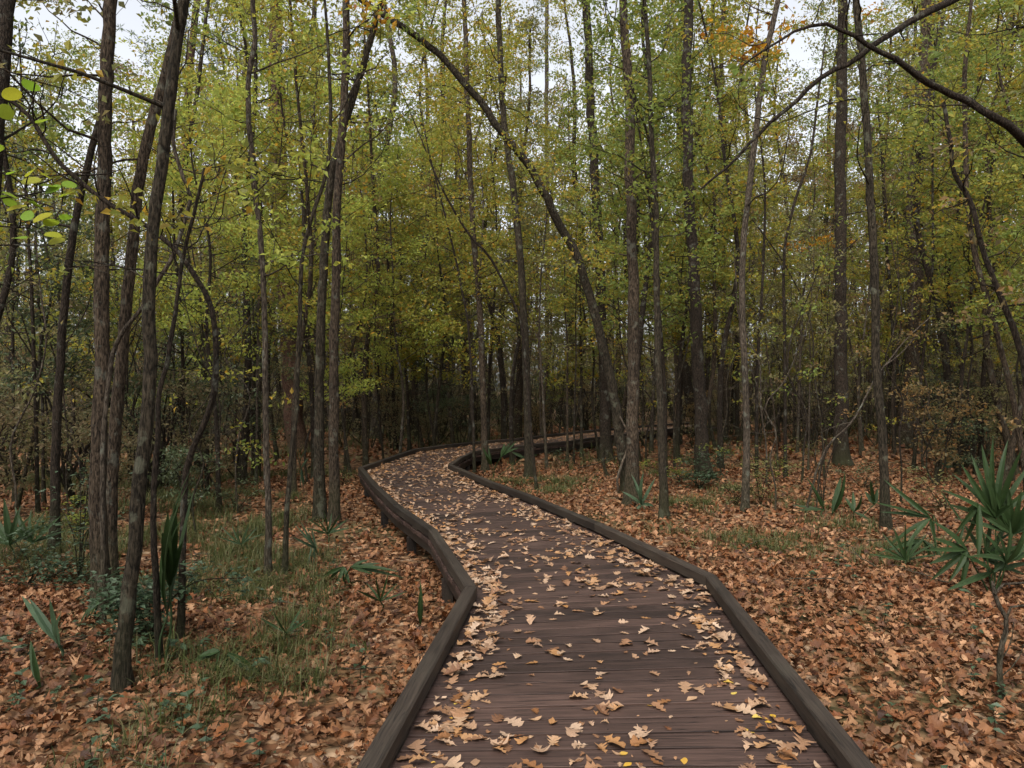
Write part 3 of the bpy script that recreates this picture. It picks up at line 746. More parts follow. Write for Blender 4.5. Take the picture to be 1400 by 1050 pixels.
traced('hardwood_tree', 'broad dark buttressed trunk behind the leaning tree', [(829, 632), (827, 560), (822, 450), (816, 340), (811, 250), (806, 150), (800, 0)], 22, 13, 'bark_dark', 'green', 44, H=17, zlo=5, nb=22, Lr=(.8, 2.2), nleaf=2000, lsize=.09, flare=1.0)
traced('pine_tree', 'far grey pine with bare side branches standing against the bright sky gap', [(750, 575), (749, 450), (748, 300), (747, 150), (746, 0)], 10, 6, 'bark_pale', 'pine', 45, d0=38, H=26, zlo=9, nb=26, Lr=(1, 3), nleaf=2500, lsize=.28, needles=True, sides=8, step=.5)
for i, (u, v, w, top) in enumerate([(776, 633, 5, 470), (784, 635, 4, 480), (795, 630, 7, 430), (748, 641, 6, 460), (740, 614, 4, 440), (541, 615, 7, 330), (565, 596, 9, 300), (598, 602, 11, 260), (635, 592, 9, 280), (520, 612, 5, 380), (500, 625, 5, 360), (350, 665, 6, 380), (345, 655, 5, 420), (487, 600, 9, 300), (1008, 600, 9, 320), (1090, 622, 6, 400), (1065, 640, 4, 480), (1330, 620, 8, 350), (1300, 580, 12, 300), (1275, 590, 6, 330), (930, 590, 8, 300), (1367, 600, 10, 320), (1180, 600, 6, 350), (1105, 645, 4, 500), (322, 640, 5, 360), (20, 690, 7, 330), (180, 660, 8, 300), (240, 655, 7, 360), (275, 640, 6, 330)]):
    g = px_ground(u, v)
    lean = rng.normal(0, 12)
    traced('young_tree', 'young tree with %s bark and %s leaves %s' % (['grey-brown', 'dark', 'mossy', 'pale'][i % 4], ['dull olive', 'golden', 'green', 'olive', 'rusty'][i % 5], behind_what(g[0], g[1])), [(u, v), (u + lean * .3, (v * 2 + top) / 3), (u + lean * .6, (v + 2 * top) / 3), (u + lean, top)], w, w * .6, ['bark', 'bark_dark', 'bark_moss', 'bark_pale'][i % 4], ['olive', 'gold', 'green', 'olive', 'rust'][i % 5], 100 + i,
           group='thin young trees in the middle distance', H=max(5.0, g[1] * .33), zlo=2.4, nb=16, Lr=(.5, 1.7), nleaf=900, lsize=.075, lspread=.16, sides=8, step=.35)

for i, (u, v, w, top) in enumerate([(96, 722, 4, 420), (300, 690, 5, 350), (326, 702, 4, 430), (420, 662, 5, 400), (985, 652, 4, 430), (1048, 668, 4, 380), (1096, 662, 5, 420), (1128, 655, 4, 300), (1262, 642, 5, 380), (1332, 652, 5, 360), (1386, 662, 6, 380), (1290, 612, 5, 380), (884, 640, 4, 420), (922, 642, 5, 380), (1060, 700, 4, 520), (1232, 690, 4, 450), (270, 735, 4, 480), (20, 740, 5, 400)]):
    q = rng.normal(0, 14, 6)
    traced('crooked_sapling', '%s-barked crooked sapling, few %s leaves, %s' % (['dark', 'mossy', 'pale'][i % 3], ['golden', 'olive', 'green', 'rusty'][i % 4], behind_what(*px_ground(u, v)[:2])), [(u + (q[k] + 25 * q[0] / 14 * k * .3) * k / 4, v + (top - v) * k / 5) for k in range(6)], w, w * .5, ['bark_dark', 'bark_moss', 'bark_pale'][i % 3], ['gold', 'olive', 'green', 'rust'][i % 4], 400 + i,
           group='thin crooked saplings', cat='sapling', H=4.2, zlo=.9, nb=13, Lr=(.4, 1.4), nleaf=170, lsize=.07, lspread=.1, sides=7, step=.15, sub=3, flare=.2)

# --- prototypes for the wood behind, copied
def proto(name, H, r0, bark, leafm, seed, **kw):
    r = np.random.default_rng(seed)
    p = np.zeros((6, 3)); p[:, 2] = np.linspace(0, H, 6)
    p[1:, :2] = np.cumsum(r.normal(0, H * 0.022, (5, 2)), axis=0)
    p[0, 2] = float(ground_z(0, 0))
    p[:, 2] += 0 if True else 0
    return build_tree(name, p, r0, r0 * 0.25, bark, leafm, seed, **kw)

CAN = [proto('canopy_tree', H, r0, b, 'olive', 200 + i, zlo=zl, nb=26, Lr=(1.2, 3.6), nleaf=6200, lsize=.12, lspread=.3, sides=10, step=.5)
       for i, (H, r0, b, zl) in enumerate([(17, .17, 'bark', 5), (20, .21, 'bark_dark', 7), (15, .13, 'bark_moss', 4.5), (18, .15, 'bark_pale', 6)])]
PIN = [proto('pine_tree', H, r0, 'bark_pine', 'pine', 220 + i, zlo=zl, nb=30, Lr=(1.2, 3.2), nleaf=5400, lsize=.26, needles=True, sides=10, step=.6, sub=4)
       for i, (H, r0, zl) in enumerate([(23, .22, 11), (26, .25, 13)])]
UND = [proto('understory_tree', H, r0, b, 'olive', 240 + i, zlo=zl, nb=30, Lr=(.7, 2.2), nleaf=4300, lsize=.075, lspread=.11, sides=8, step=.35, up=.22)
       for i, (H, r0, b, zl) in enumerate([(7.5, .045, 'bark_dark', 2.1), (9, .055, 'bark', 2.6), (6, .035, 'bark_moss', 1.5), (8, .045, 'bark_pale', 2.2), (10.5, .07, 'bark_dark', 3.2)])]
SHR = []
for i in range(5):
    r = np.random.default_rng(260 + i)
    root = empty('shrub', (0, 0, 0))
    tb = Tubes(); an = []
    H = [1.3, 2.2, 3.2, 1.7, 4.0][i]
    for s in range(7):
        az = r.random() * 6.28; ln = r.uniform(.15, .5)
        pts = np.array([[math.cos(az) * ln * H * t ** 1.3, math.sin(az) * ln * H * t ** 1.3, -0.05 + H * t * r.uniform(.75, 1)] for t in np.linspace(0, 1, 8)]) + np.vstack([[0, 0, 0], r.normal(0, .03 * H, (7, 3))])
        tb.add(pts, np.linspace(.012 + .004 * H, .003, 8), 5)
        bs, a = grow_branches(r, pts, np.linspace(.014, .004, 8), H * .2, 6, (.2 * H, .42 * H), up=.25, sub=3)
        for q, a0, b0 in bs: tb.add(q, np.linspace(a0 * .6, b0 * .7, len(q)), 3)
        an.append(a)
    an = np.vstack(an)
    obj('stem', tb.mesh('stem', M['bark_dark']), root)
    V, F, rn = leaves_at(r, an, [1300, 1800, 2300, 1500, 2600][i], .06, .07, up=.5)
    obj('foliage', make_mesh('foliage', V, [(F, 0)], [M['dark']], rn), root)['kind'] = 'stuff'
    SHR.append(root)

USED = set()
def place(plist, k, x, y, label, cat, group, leafm=None, s=1.0):
    src = plist[k % len(plist)]
    o = copy_tree(src) if src.name in USED else src
    USED.add(src.name)
    o.location = (x, y, float(ground_z(x, y)))
    o.rotation_euler = (0, 0, rng.random() * 6.28)
    o.scale = (s, s, s)
    bk = {'bark': 'grey-brown', 'bark_dark': 'dark', 'bark_moss': 'mossy', 'bark_pale': 'pale'}.get(plist[k % len(plist)].get('bark_kind', ''), '')
    tag(o, label.replace('BARK', bk).replace(' in the wood', '').replace(', deep in the wood', '').replace(' in the understory', '').replace('outside the view', '').rstrip(' ,') + ' ' + behind_what(x, y), cat, group)
    if leafm:
        for ch in o.children:
            if ch.name.split('.')[0] in ('crown', 'foliage'):
                ch.material_slots[0].link = 'OBJECT'
                ch.material_slots[0].material = M[leafm]
    return o

CLS = {'lime': 'slim BARK-barked understory tree with lime-green leaves', 'gold': 'slim BARK-barked understory tree with olive and golden leaves in the wood',
       'green': 'slim BARK-barked understory tree with mid-green leaves in the wood', 'olive': 'slim BARK-barked understory tree with dull olive leaves in the wood',
       'rust': 'slim BARK-barked understory tree with rusty brown leaves in the wood', 'dark': 'slim BARK-barked understory evergreen with dark leaves in the wood'}
def und(u, d, c, k, s=1.0):
    x = (u - 700) / FPX * d
    place(UND, k, x, d, CLS[c], 'tree', {'lime': 'lime-leaved', 'gold': 'golden-leaved', 'green': 'green-leaved', 'olive': 'olive-leaved', 'rust': 'rusty-leaved', 'dark': 'dark-leaved'}[c] + ' understory trees', c, s)

# leafy layers the photograph shows: (column, distance, leaf colour)
for k, (u, d, c, s) in enumerate([
    (300, 11, 'lime', .85), (400, 12.5, 'gold', 1.0), (480, 13, 'lime', .9), (545, 15.5, 'lime', .95), (350, 16, 'gold', 1.1), (250, 13, 'gold', .9), (430, 18, 'gold', 1.1),
    (600, 17.5, 'gold', 1.1), (650, 20.5, 'gold', 1.1), (700, 17, 'gold', .85), (560, 21, 'green', 1.2), (620, 24, 'gold', 1.25), (520, 24, 'gold', 1.2), (690, 26, 'green', 1.2),
    (860, 15, 'green', 1.1), (910, 14, 'green', 1.0), (950, 17, 'green', 1.1), (820, 18, 'gold', 1.0), (890, 20, 'green', 1.2), (985, 16, 'gold', 1.0), (930, 22, 'gold', 1.2),
    (1110, 22, 'gold', 1.0), (1060, 26, 'gold', 1.1), (1180, 20, 'gold', .9), (1315, 18.5, 'green', 1.0), (1310, 15, 'gold', 1.0), (1370, 13, 'green', 1.0), (1350, 19, 'gold', 1.2), (1290, 22, 'rust', 1.2), (1400, 17, 'olive', 1.2), (1230, 25, 'olive', 1.2), (1440, 11, 'green', .9),
    (20, 11, 'dark', .9), (90, 13, 'green', .9), (-40, 9, 'gold', .8), (60, 16, 'gold', .7), (150, 15, 'gold', .65), (200, 17, 'green', .8), (110, 19, 'olive', .75), (0, 18, 'olive', .9), (240, 20, 'gold', 1.1), (300, 21, 'olive', 1.2), (380, 22, 'olive', 1.2), (460, 23, 'rust', 1.1),
    (330, 14, 'lime', 1.15), (430, 15, 'lime', 1.2), (500, 17, 'gold', 1.2), (380, 19, 'gold', 1.4), (455, 20.5, 'lime', 1.3), (280, 18, 'gold', 1.4), (220, 23, 'gold', 1.5), (320, 26, 'gold', 1.6),
    (590, 19.5, 'gold', 1.4), (640, 22.5, 'gold', 1.5), (690, 23, 'gold', 1.3), (570, 26, 'green', 1.7), (660, 29, 'gold', 1.8), (500, 28, 'green', 1.8), (430, 30, 'gold', 1.8),
    (870, 17.5, 'green', 1.4), (925, 18.5, 'gold', 1.4), (840, 21, 'green', 1.4), (980, 20, 'gold', 1.3), (900, 24, 'green', 1.7), (960, 26, 'gold', 1.7), (830, 30, 'green', 1.8), (1010, 24, 'gold', 1.3),
    (1215, 26, 'gold', 1.5), (1285, 25, 'green', 1.5), (1300, 18, 'green', 1.4), (1340, 16, 'gold', 1.3), (1390, 15, 'green', 1.3), (1330, 22, 'green', 1.6), (1400, 20, 'gold', 1.6), (1270, 27, 'gold', 1.8), (1360, 28, 'green', 1.9), (1190, 29, 'gold', 1.4), (1090, 31, 'gold', 1.2), (1130, 24, 'gold', .8),
    (560, 33, 'gold', 1.9), (720, 34, 'gold', 1.8), (780, 32, 'green', 1.6), (620, 36, 'green', 2.0), (1080, 36, 'gold', 1.7), (1050, 30, 'gold', 1.5), (1150, 34, 'gold', 1.6), (250, 30, 'green', 1.8), (480, 34, 'gold', 2.0), (190, 33, 'gold', 1.5), (1000, 34, 'gold', 1.9), (1310, 33, 'gold', 2.0),
    (740, 22, 'olive', .9), (780, 25, 'olive', 1.0), (1020, 21, 'olive', 1.0), (1140, 27, 'rust', 1.1), (1000, 27, 'olive', 1.3), (850, 27, 'olive', 1.3)]):
    x = (u - 700) / FPX * d
    if dist_walk(x, d)[0] < 1.2: d += 2.4
    und(u, d, c, k, s)

POL = [proto('slender_pole_tree', H, r0, b, 'olive', 280 + i, zlo=zl, nb=16, Lr=(.4, 1.3), nleaf=520, lsize=.07, lspread=.1, sides=6, step=.4, flare=.3)
       for i, (H, r0, b, zl) in enumerate([(6, .022, 'bark_dark', 1.0), (8, .03, 'bark', 1.6), (5, .018, 'bark_moss', .8), (9, .036, 'bark_dark', 2.0), (7, .026, 'bark_pale', 1.2)])]
# random fill of the wood
def fill(n, dmin, dmax, fn, umin=-150, umax=1550, clear=1.5, avoid=None, mind=1.0):
    pts = []
    tries = 0
    while len(pts) < n and tries < n * 60:
        tries += 1
        d = math.sqrt(rng.uniform(dmin ** 2, dmax ** 2)); u = rng.uniform(umin, umax)
        x = (u - 700) / FPX * d
        if dist_walk(x, d)[0] < clear: continue
        if avoid and avoid(u, d): continue
        if any((x - a) ** 2 + (d - b) ** 2 < mind ** 2 for a, b in pts): continue
        pts.append((x, d)); fn(len(pts), u, x, d)

in_gap = lambda u, d: (20 < u < 190) or (725 < u < 800) or (1035 < u < 1165)
cc = ['olive', 'gold', 'green', 'gold', 'rust', 'green']
cl = {'olive': 'tall BARK-barked forest tree with dull olive crown, deep in the wood', 'gold': 'tall BARK-barked forest tree with golden olive crown, deep in the wood', 'green': 'tall BARK-barked forest tree with green crown, deep in the wood', 'rust': 'tall BARK-barked forest tree with rusty brown crown, deep in the wood'}
fill(104, 24, 62, lambda k, u, x, d: place(CAN, k, x, d, cl[cc[k % 6]], 'tree', 'tall forest trees with %s crowns' % cc[k % 6], cc[k % 6], rng.uniform(.8, 1.15)), avoid=lambda u, d: in_gap(u, d) and rng.random() < .45, mind=2.4)
fill(16, 32, 64, lambda k, u, x, d: place(PIN, k, x, d, 'tall straight pine with tufted needle crown', 'tree', 'background pines', None, rng.uniform(.85, 1.1)), mind=3, avoid=in_gap)
fill(90, 20, 50, lambda k, u, x, d: und(u, d, ['olive', 'gold', 'dark', 'olive', 'rust', 'olive', 'green'][k % 7], k, rng.uniform(.6, 1.15) * (.75 if in_gap(u, d) else 1)), mind=1.5)
pc = ['olive', 'gold', 'rust', 'green', 'olive']
fill(240, 13, 44, lambda k, u, x, d: place(POL, k, x, d, 'very slender BARK-barked pole tree with sparse %s leaves' % {'olive': 'olive', 'gold': 'golden', 'rust': 'rusty', 'green': 'green'}[pc[k * 7 % 5]], 'tree', 'very slender pole trees in the wood', pc[k * 7 % 5], rng.uniform(.8, 1.3)), mind=.8, clear=1.5, avoid=lambda u, d: d < 17 and 480 < u < 900)
sl = {'dark': 'bushy dark green shrub in the understory', 'olive': 'bushy dull olive shrub in the understory', 'teal': 'bushy blue-green shrub in the understory', 'rust': 'bushy rusty brown shrub in the understory', 'brush': 'bushy brownish olive shrub in the understory'}
def shrub_at(k, u, x, d):
    c = ['dark', 'brush', 'olive', 'rust', 'brush', 'dark', 'brush'][k % 7]
    place(SHR, k, x, d, sl[c], 'shrub', {'dark': 'dark green', 'olive': 'dull olive', 'teal': 'blue-green', 'rust': 'rusty brown', 'brush': 'brownish olive'}[c] + ' shrubs in the understory', c, rng.uniform(.7, 1.25))
fill(130, 15, 46, shrub_at, mind=1.3, clear=1.9, avoid=lambda u, d: (d < 19 and 470 < u < 1250) )
fill(14, 10, 15, shrub_at, umin=-100, umax=330, mind=1.2)
fill(5, 13, 18, shrub_at, umin=1270, umax=1500, mind=1.2)

# the wood goes on behind and beside the camera
def behind(n, plist, fn, rmin, rmax, mind):
    pts, tries = [], 0
    while len(pts) < n and tries < 4000:
        tries += 1
        a = rng.uniform(R(128), R(412)); q = math.sqrt(rng.uniform(rmin ** 2, rmax ** 2))
        x, y = q * math.cos(a), q * math.sin(a)
        if abs(x) < .85 * max(y, 0) or (abs(x - .2) < 2.2 and y > -40) or dist_walk(x, y)[0] < 2.0: continue
        if any((x - b) ** 2 + (y - c) ** 2 < mind ** 2 for b, c in pts): continue
        pts.append((x, y)); fn(len(pts), x, y)
behind(34, CAN, lambda k, x, y: place(CAN, k, x, y, cl[cc[k % 6]].replace('deep in the wood', 'outside the view'), 'tree', 'forest trees beside the near end of the boardwalk', cc[k % 6], rng.uniform(.8, 1.1)), 7, 34, 3.2)
behind(46, UND, lambda k, x, y: place(UND, k, x, y, CLS[['olive', 'gold', 'green'][k % 3]].replace('slim', 'leafy').replace('in the wood', 'outside the view'), 'tree', 'understory trees beside the near end of the boardwalk', ['olive', 'gold', 'green'][k % 3], rng.uniform(.7, 1.15)), 5, 24, 1.8)

# the far wood, one mass
r = np.random.default_rng(900)
n = 140000
ang = r.uniform(-0.85, 0.85, n); dd = r.uniform(52, 105, n)
# clumped in height: dense below, thinning out above
cx, cy, cz, cr_ = r.uniform(-80, 80, 800), r.uniform(50, 100, 800), r.uniform(0.5, 24, 800) * r.random(800) ** .5, r.uniform(1.2, 3.2, 800)
ci = r.integers(0, 800, n)
dirs = r.standard_normal((n, 3)); dirs /= np.linalg.norm(dirs, axis=1)[:, None]
Pp = np.stack([cx[ci], cy[ci], cz[ci]], 1) + dirs * (cr_[ci] * r.random(n) ** .5)[:, None]
low = r.random(n) < .22
Pp[low, 0] = r.uniform(-80, 80, low.sum()); Pp[low, 1] = r.uniform(50, 90, low.sum()); Pp[low, 2] = r.uniform(-.2, 5, low.sum())
Pp[:, 2] = np.maximum(Pp[:, 2], -.2)
V, F, rn = leaf_quads(Pp, r.uniform(.25, .5, n), r, up=.35)
tb = Tubes()
for k in range(260):
    x, y = r.uniform(-80, 80), r.uniform(50, 100)
    if in_gap(700 + x / y * 1000, y) and r.random() < .6: continue
    h = r.uniform(7, 19)
    pts = np.array([[x + r.normal(0, .15) * q, y, -.4 + h * q / 4] for q in range(5)])
    tb.add(pts, np.linspace(r.uniform(.08, .22), .04, 5), 6)
TV, TF = np.vstack(tb.V), np.vstack(tb.F)
far = obj('distant_woods', make_mesh('distant_woods', np.vstack([V, TV]), [(F, 0), (TF + len(V), 1)], [M['brush'], M['bark']], np.concatenate([rn, np.zeros(len(TV))])))
tag(far, 'dense mass of far-off woodland closing the view', 'woods', kind='stuff')

# brush under the farther trees
r = np.random.default_rng(910)
nc = 1150
bd = np.sqrt(r.uniform(21 ** 2, 56 ** 2, nc)); bx = r.uniform(-.85, .85, nc) * bd
ok = dist_walk(bx, bd) > 2.2
bd, bx = bd[ok], bx[ok]; nc = len(bd)
hh = r.uniform(.6, 3.6, nc)
tb = Tubes(); an = []
for k in range(nc):
    for q in range(3):
        P = np.array([[bx[k], bd[k], float(ground_z(bx[k], bd[k])) - .05]] * 5) + np.outer(np.linspace(0, 1, 5), [r.normal(0, .35) * hh[k], r.normal(0, .3) * hh[k], hh[k] * r.uniform(.7, 1.1)]) + r.normal(0, .04, (5, 3)) * np.linspace(0, 1, 5)[:, None]
        tb.add(P, np.linspace(.018, .005, 5), 4); an.append(P[1:])
an = np.vstack(an)
V, F, rn = leaves_at(r, an, 110000, .085, .3, up=.4)
TV, TF = np.vstack(tb.V), np.vstack(tb.F)
o = obj('underbrush', make_mesh('underbrush', np.vstack([V, TV]), [(F, 0), (TF + len(V), 1)], [M['brush'], M['bark_dark']], np.concatenate([rn, np.zeros(len(TV))])))
tag(o, 'low tangled brownish underbrush between the farther trunks', 'underbrush', kind='stuff')

# ------------------------------------------------------------------ palmettos
def blade(hub, tip, w, r, droop=0.06, fn=np.array([0, -.75, .6])):
    n = 8
    t = np.linspace(0, 1, n)
    ax = tip - hub; ln = np.linalg.norm(ax); ax /= ln
    side = np.cross(ax, fn + r.normal(0, .22, 3)); side /= np.linalg.norm(side) + 1e-9
    nr = np.cross(side, ax)
    c = hub + ax * ln * t[:, None] + nr * (4 * t * (1 - t) * droop * ln)[:, None]
    wd = w * np.clip(np.minimum(1, .25 + 2.6 * t), 0, 1) * (1 - t ** 3.2) + .0015
    fold = .35
    Lf = c + side * wd[:, None] + nr * (wd * fold)[:, None]
    Rt = c - side * wd[:, None] + nr * (wd * fold)[:, None]
    V = np.stack([Lf, c, Rt], 1).reshape(-1, 3)
    F = []
    for i in range(n - 1):
        a = 3 * i
        F += [(a, a + 1, a + 4, a + 3), (a + 1, a + 2, a + 5, a + 4)]
    return V, np.array(F)

def palmetto(label, base_px, fronds, mat='palm', w=.026, seed=0, d=None):
    """fronds: list of (hub pixel, [tip pixels]); distance from where the plant is rooted"""
    r = np.random.default_rng(seed)
    g = px_ground(*base_px)
    d = g[1]
    root = empty('palmetto', g)
    tag(root, label, 'palmetto', )
    for (hu, hv), tips in fronds:
        dh = d + r.normal(0, .08)
        hub = px(hu, hv, dh)
        hub[2] = max(hub[2], float(ground_z(hub[0], hub[1])) + .03)
        st = g + np.array([0, 0, -.03])
        mid = (st + hub) / 2 + np.array([r.normal(0, .02), r.normal(0, .02), .02])
        tb = Tubes(); P, t = resample(catmull([st - g, mid - g, hub - g], 6), .05)
        tb.add(P, np.linspace(.009, .006, len(P)), 6)
        fr = obj('frond', tb.mesh('frond', M[mat]), root)
        fn = np.array([r.normal(0, .35), -.75, .6])              # the way this fan faces
        for (tu, tv) in tips:
            tip = px(tu, tv, dh + r.normal(0, .14))
            tip[2] = max(tip[2], float(ground_z(tip[0], tip[1])) + .02)
            V, F = blade(hub - g, tip - g, w * r.uniform(.8, 1.15), r, r.uniform(-.02, .1), fn)
            obj('blade', make_mesh('blade', V, [(F, 0)], [M[mat]], np.full(len(V), r.random())), fr)
    return root

def fan(hu, hv, rad, a0, a1, n, r):
    return ((hu, hv), [(hu + math.cos(a) * rad * q, hv - math.sin(a) * rad * q) for a, q in zip(np.linspace(R(a0), R(a1), n), r.uniform(.8, 1.1, n))])
rr = np.random.default_rng(5)
palmetto('large dark green palmetto with stiff upright fan beside the twisted bare stem', (1358, 815), [((1361, 708), [(1302, 648), (1328, 622), (1358, 596), (1398, 612), (1424, 655), (1412, 702), (1288, 670), (1345, 640), (1314, 634), (1342, 608), (1378, 602), (1410, 632), (1296, 690), (1385, 690)]), ((1338, 690), [(1337, 767), (1308, 726), (1316, 745), (1322, 700)]), ((1358, 782), [(1312, 755), (1293, 808), (1325, 766), (1400, 742), (1408, 770)]), fan(1385, 730, 75, 10, 165, 10, rr), fan(1345, 765, 60, -20, 120, 8, rr), fan(1322, 752, 62, 140, 260, 7, rr), fan(1375, 770, 55, 20, 170, 8, rr)], 'palm', .025, 1)
palmetto('spreading palmetto between the slender wet-footed trunk and the large palmetto', (1284, 768), [((1272, 708), [(1208, 655), (1222, 668), (1192, 686), (1204, 700), (1214, 748), (1240, 745), (1277, 735)]), ((1276, 704), [(1262, 730), (1270, 733), (1282, 732), (1242, 690)]), ((1318, 718), [(1284, 668), (1298, 768), (1312, 735), (1340, 690)]), ((1262, 738), [(1218, 770), (1238, 778), (1202, 756), (1292, 776), (1226, 745), (1270, 780)])], 'palm', .02, 2)
palmetto('small palmetto with two splayed blades behind the leaf litter', (1128, 708), [((1127, 697), [(1102, 652), (1110, 665), (1082, 690), (1090, 698)])], 'palm', .026, 3)
palmetto('single broad upright palmetto leaf near the pale dead branch', (1139, 708), [((1138, 702), [(1155, 645), (1150, 652)])], 'palm', .04, 4)
palmetto('low palmetto with short blades beside the slender wet-footed trunk', (1170, 712), [((1167, 700), [(1166, 672), (1178, 676), (1190, 712), (1155, 680)]), ((1195, 690), [(1190, 655), (1200, 668), (1183, 672)])], 'palm', .028, 5)
palmetto('pale blue-green palmetto at the foot of the stout trunk with the vine', (877, 700), [((877, 690), [(863, 648), (880, 645), (896, 653), (866, 664), (894, 692), (850, 672), (870, 700)])], 'palm_pale', .03, 6)
palmetto('palmetto inside the boardwalk bend beside the slim straight trunk', (675, 655), [((672, 636), [(660, 612), (668, 610), (664, 622)]), ((685, 625), [(706, 603), (698, 605), (710, 612), (690, 606)]), ((715, 625), [(700, 618), (735, 622), (728, 632)])], 'palm', .03, 7)
palmetto('pale feathery palmetto fan beside the mossy sapling', (428, 775), [((432, 750), [(396, 722), (403, 716), (411, 713), (419, 715), (426, 722), (398, 733)]), ((428, 745), [(422, 775), (436, 778)])], 'palm_pale', .011, 8)
palmetto('drooping palmetto with long low blades left of the boardwalk', (470, 800), [((470, 775), [(440, 790), (450, 800), (460, 805), (478, 800)]), ((480, 775), [(520, 770), (545, 782), (552, 790), (510, 785), (505, 765)])], 'palm', .017, 9)
palmetto('lone upright palmetto blade in the litter near the boardwalk curb', (575, 857), [((575, 853), [(574, 792), (576, 800)])], 'palm', .016, 10)
palmetto('arching palmetto leaf bent over to the ground in the leaf litter', (290, 925), [((312, 893), [(366, 955), (360, 950)]), ((300, 890), [(265, 903), (272, 897)])], 'palm', .026, 11)
palmetto('broad pale palmetto blades curving out of the litter, outermost on the left', (82, 908), [((80, 880), [(30, 815), (40, 818)]), ((82, 885), [(68, 818), (84, 838)])], 'palm_pale', .026, 12)
palmetto('short upright palmetto blade in front of the pale curving ones', (56, 960), [((55, 950), [(42, 876), (44, 885)])], 'palm', .018, 13)
palmetto('tall narrow palmetto with dark green blades against the crooked stem', (221, 918), [((229, 840), [(262, 640), (257, 662), (238, 700), (246, 680), (251, 705), (266, 665)]), ((232, 800), [(222, 728), (230, 700), (240, 690), (250, 740)])], 'palm', .034, 14)
palmetto('drooping green palmetto blades at the foot of the stout grey trunk', (128, 850), [((140, 815), [(122, 892), (108, 860), (142, 880), (118, 845)])], 'palm', .02, 15)
palmetto('dark palmetto thicket at the foot of the thin dark poles', (18, 772), [fan(14, 745, 62, 30, 165, 7, rr), fan(45, 742, 52, 20, 140, 6, rr)], 'palm', .03, 16)
palmetto('slim pale palmetto standing behind the mossy sapling', (410, 668), [((412, 640), [(406, 612), (419, 614), (422, 625), (415, 690), (420, 680)])], 'palm_pale', .026, 17)
palmetto('small palmetto with thin splayed blades in the grass left of the twin trunks', (330, 760), [fan(330, 745, 38, 25, 160, 7, rr)], 'palm', .012, 19)
palmetto('small loose palmetto between drooping palmetto and boardwalk curb', (520, 835), [fan(520, 822, 36, 20, 155, 6, rr)], 'palm', .009, 20)
palmetto('low splayed palmetto in the grass behind the drooping palmetto', (448, 742), [fan(448, 730, 34, 15, 165, 8, rr)], 'palm', .012, 21)
palmetto('narrow-bladed palmetto in litter right of the arching palmetto leaf', (392, 880), [fan(392, 866, 40, 30, 150, 5, rr)], 'palm', .008, 22)
palmetto('low dark palmetto under the left side of the spreading palmetto', (1238, 778), [fan(1238, 766, 48, 10, 170, 9, rr)], 'palm', .013, 23)
palmetto('far small pale palmetto beyond the slanting grey trunk', (1297, 650), [((1296, 640), [(1290, 618), (1304, 620), (1312, 632), (1284, 630)])], 'palm_pale', .03, 18)

# ------------------------------------------------------------------ near shrubs and sprigs
def sprig_shrub(label, base_px, sprays, mat, seed, lsize=.035, nl=60, bark='bark_dark', d=None):
    r = np.random.default_rng(seed)
    g = px_ground(*base_px); d = g[1]
    root = empty('shrub', g); tag(root, label, 'shrub')
    tb = Tubes(); an = []
    for pts in sprays:
        W = [g - g + np.array([0, 0, -.03])] + [px(u, v, d + r.normal(0, .1)) - g for u, v in pts]
        P, t = resample(catmull(W, 6), .06)
        tb.add(P, np.linspace(.008, .0025, len(P)), 5)
        an.append(P[len(P) // 3:])
        bs, a = grow_branches(r, P, np.full(len(P), .006), -9, 8, (.12, .4), up=.1, sub=2)
        for q, a0, b0 in bs: tb.add(q, np.linspace(.003, .0015, len(q)), 3)
        an.append(a)
    an = np.vstack(an)
    obj('stem', tb.mesh('stem', M[bark]), root)
    n = nl * len(sprays)
    V, F, rn = leaves_at(r, an, n, lsize, .035, up=.72, width=.6)
    obj('foliage', make_mesh('foliage', V, [(F, 0)], [M[mat]], rn), root)['kind'] = 'stuff'
    return root
sprig_shrub('blue-green small-leaved shrub spraying across the feet of the left trunks', (205, 880), [[(190, 830), (160, 812), (130, 800)], [(215, 830), (235, 790), (262, 782)], [(225, 830), (270, 795), (330, 790)], [(205, 820), (215, 790), (225, 775)], [(180, 850), (165, 830), (150, 822)]], 'teal', 31, lsize=.05, nl=300)
sprig_shrub('blue-green shrub climbing in front of the stout grey trunk', (108, 800), [[(115, 720), (125, 640), (150, 610)], [(110, 720), (110, 650), (105, 615)], [(120, 730), (140, 690), (165, 632)], [(100, 730), (80, 690), (72, 672)], [(112, 740), (140, 700), (160, 655)]], 'teal', 32, lsize=.05, nl=150)
sprig_shrub('low blue-green shrub among palmettos by the thin dark poles', (40, 800), [[(40, 770), (20, 740)], [(50, 770), (70, 745)], [(30, 775), (10, 770)], [(60, 775), (95, 770)], [(85, 780), (120, 760)]], 'teal', 33, lsize=.045, nl=110)
sprig_shrub('leafy shrub clothing the foot of the ivy-footed trunk', (955, 668), [[(955, 640), (960, 610)], [(950, 650), (945, 630)], [(965, 645), (985, 620)], [(975, 640), (1000, 600)], [(945, 655), (925, 655)], [(970, 655), (990, 660)]], 'teal', 34, lsize=.06, nl=150)
sprig_shrub('sparse leafy shrub between the pale-barked and big dark trunks', (1040, 690), [[(1035, 660), (1025, 610)], [(1045, 660), (1060, 620)], [(1050, 665), (1080, 640)]], 'olive', 35, lsize=.05, nl=110)
sprig_shrub('bare twiggy shrub below the pale dead branch', (1125, 690), [[(1130, 650), (1142, 600), (1150, 560)], [(1120, 650), (1108, 600), (1095, 560)], [(1130, 640), (1160, 580), (1190, 540)], [(1115, 640), (1118, 590), (1130, 545)]], 'olive', 36, lsize=.05, nl=8)
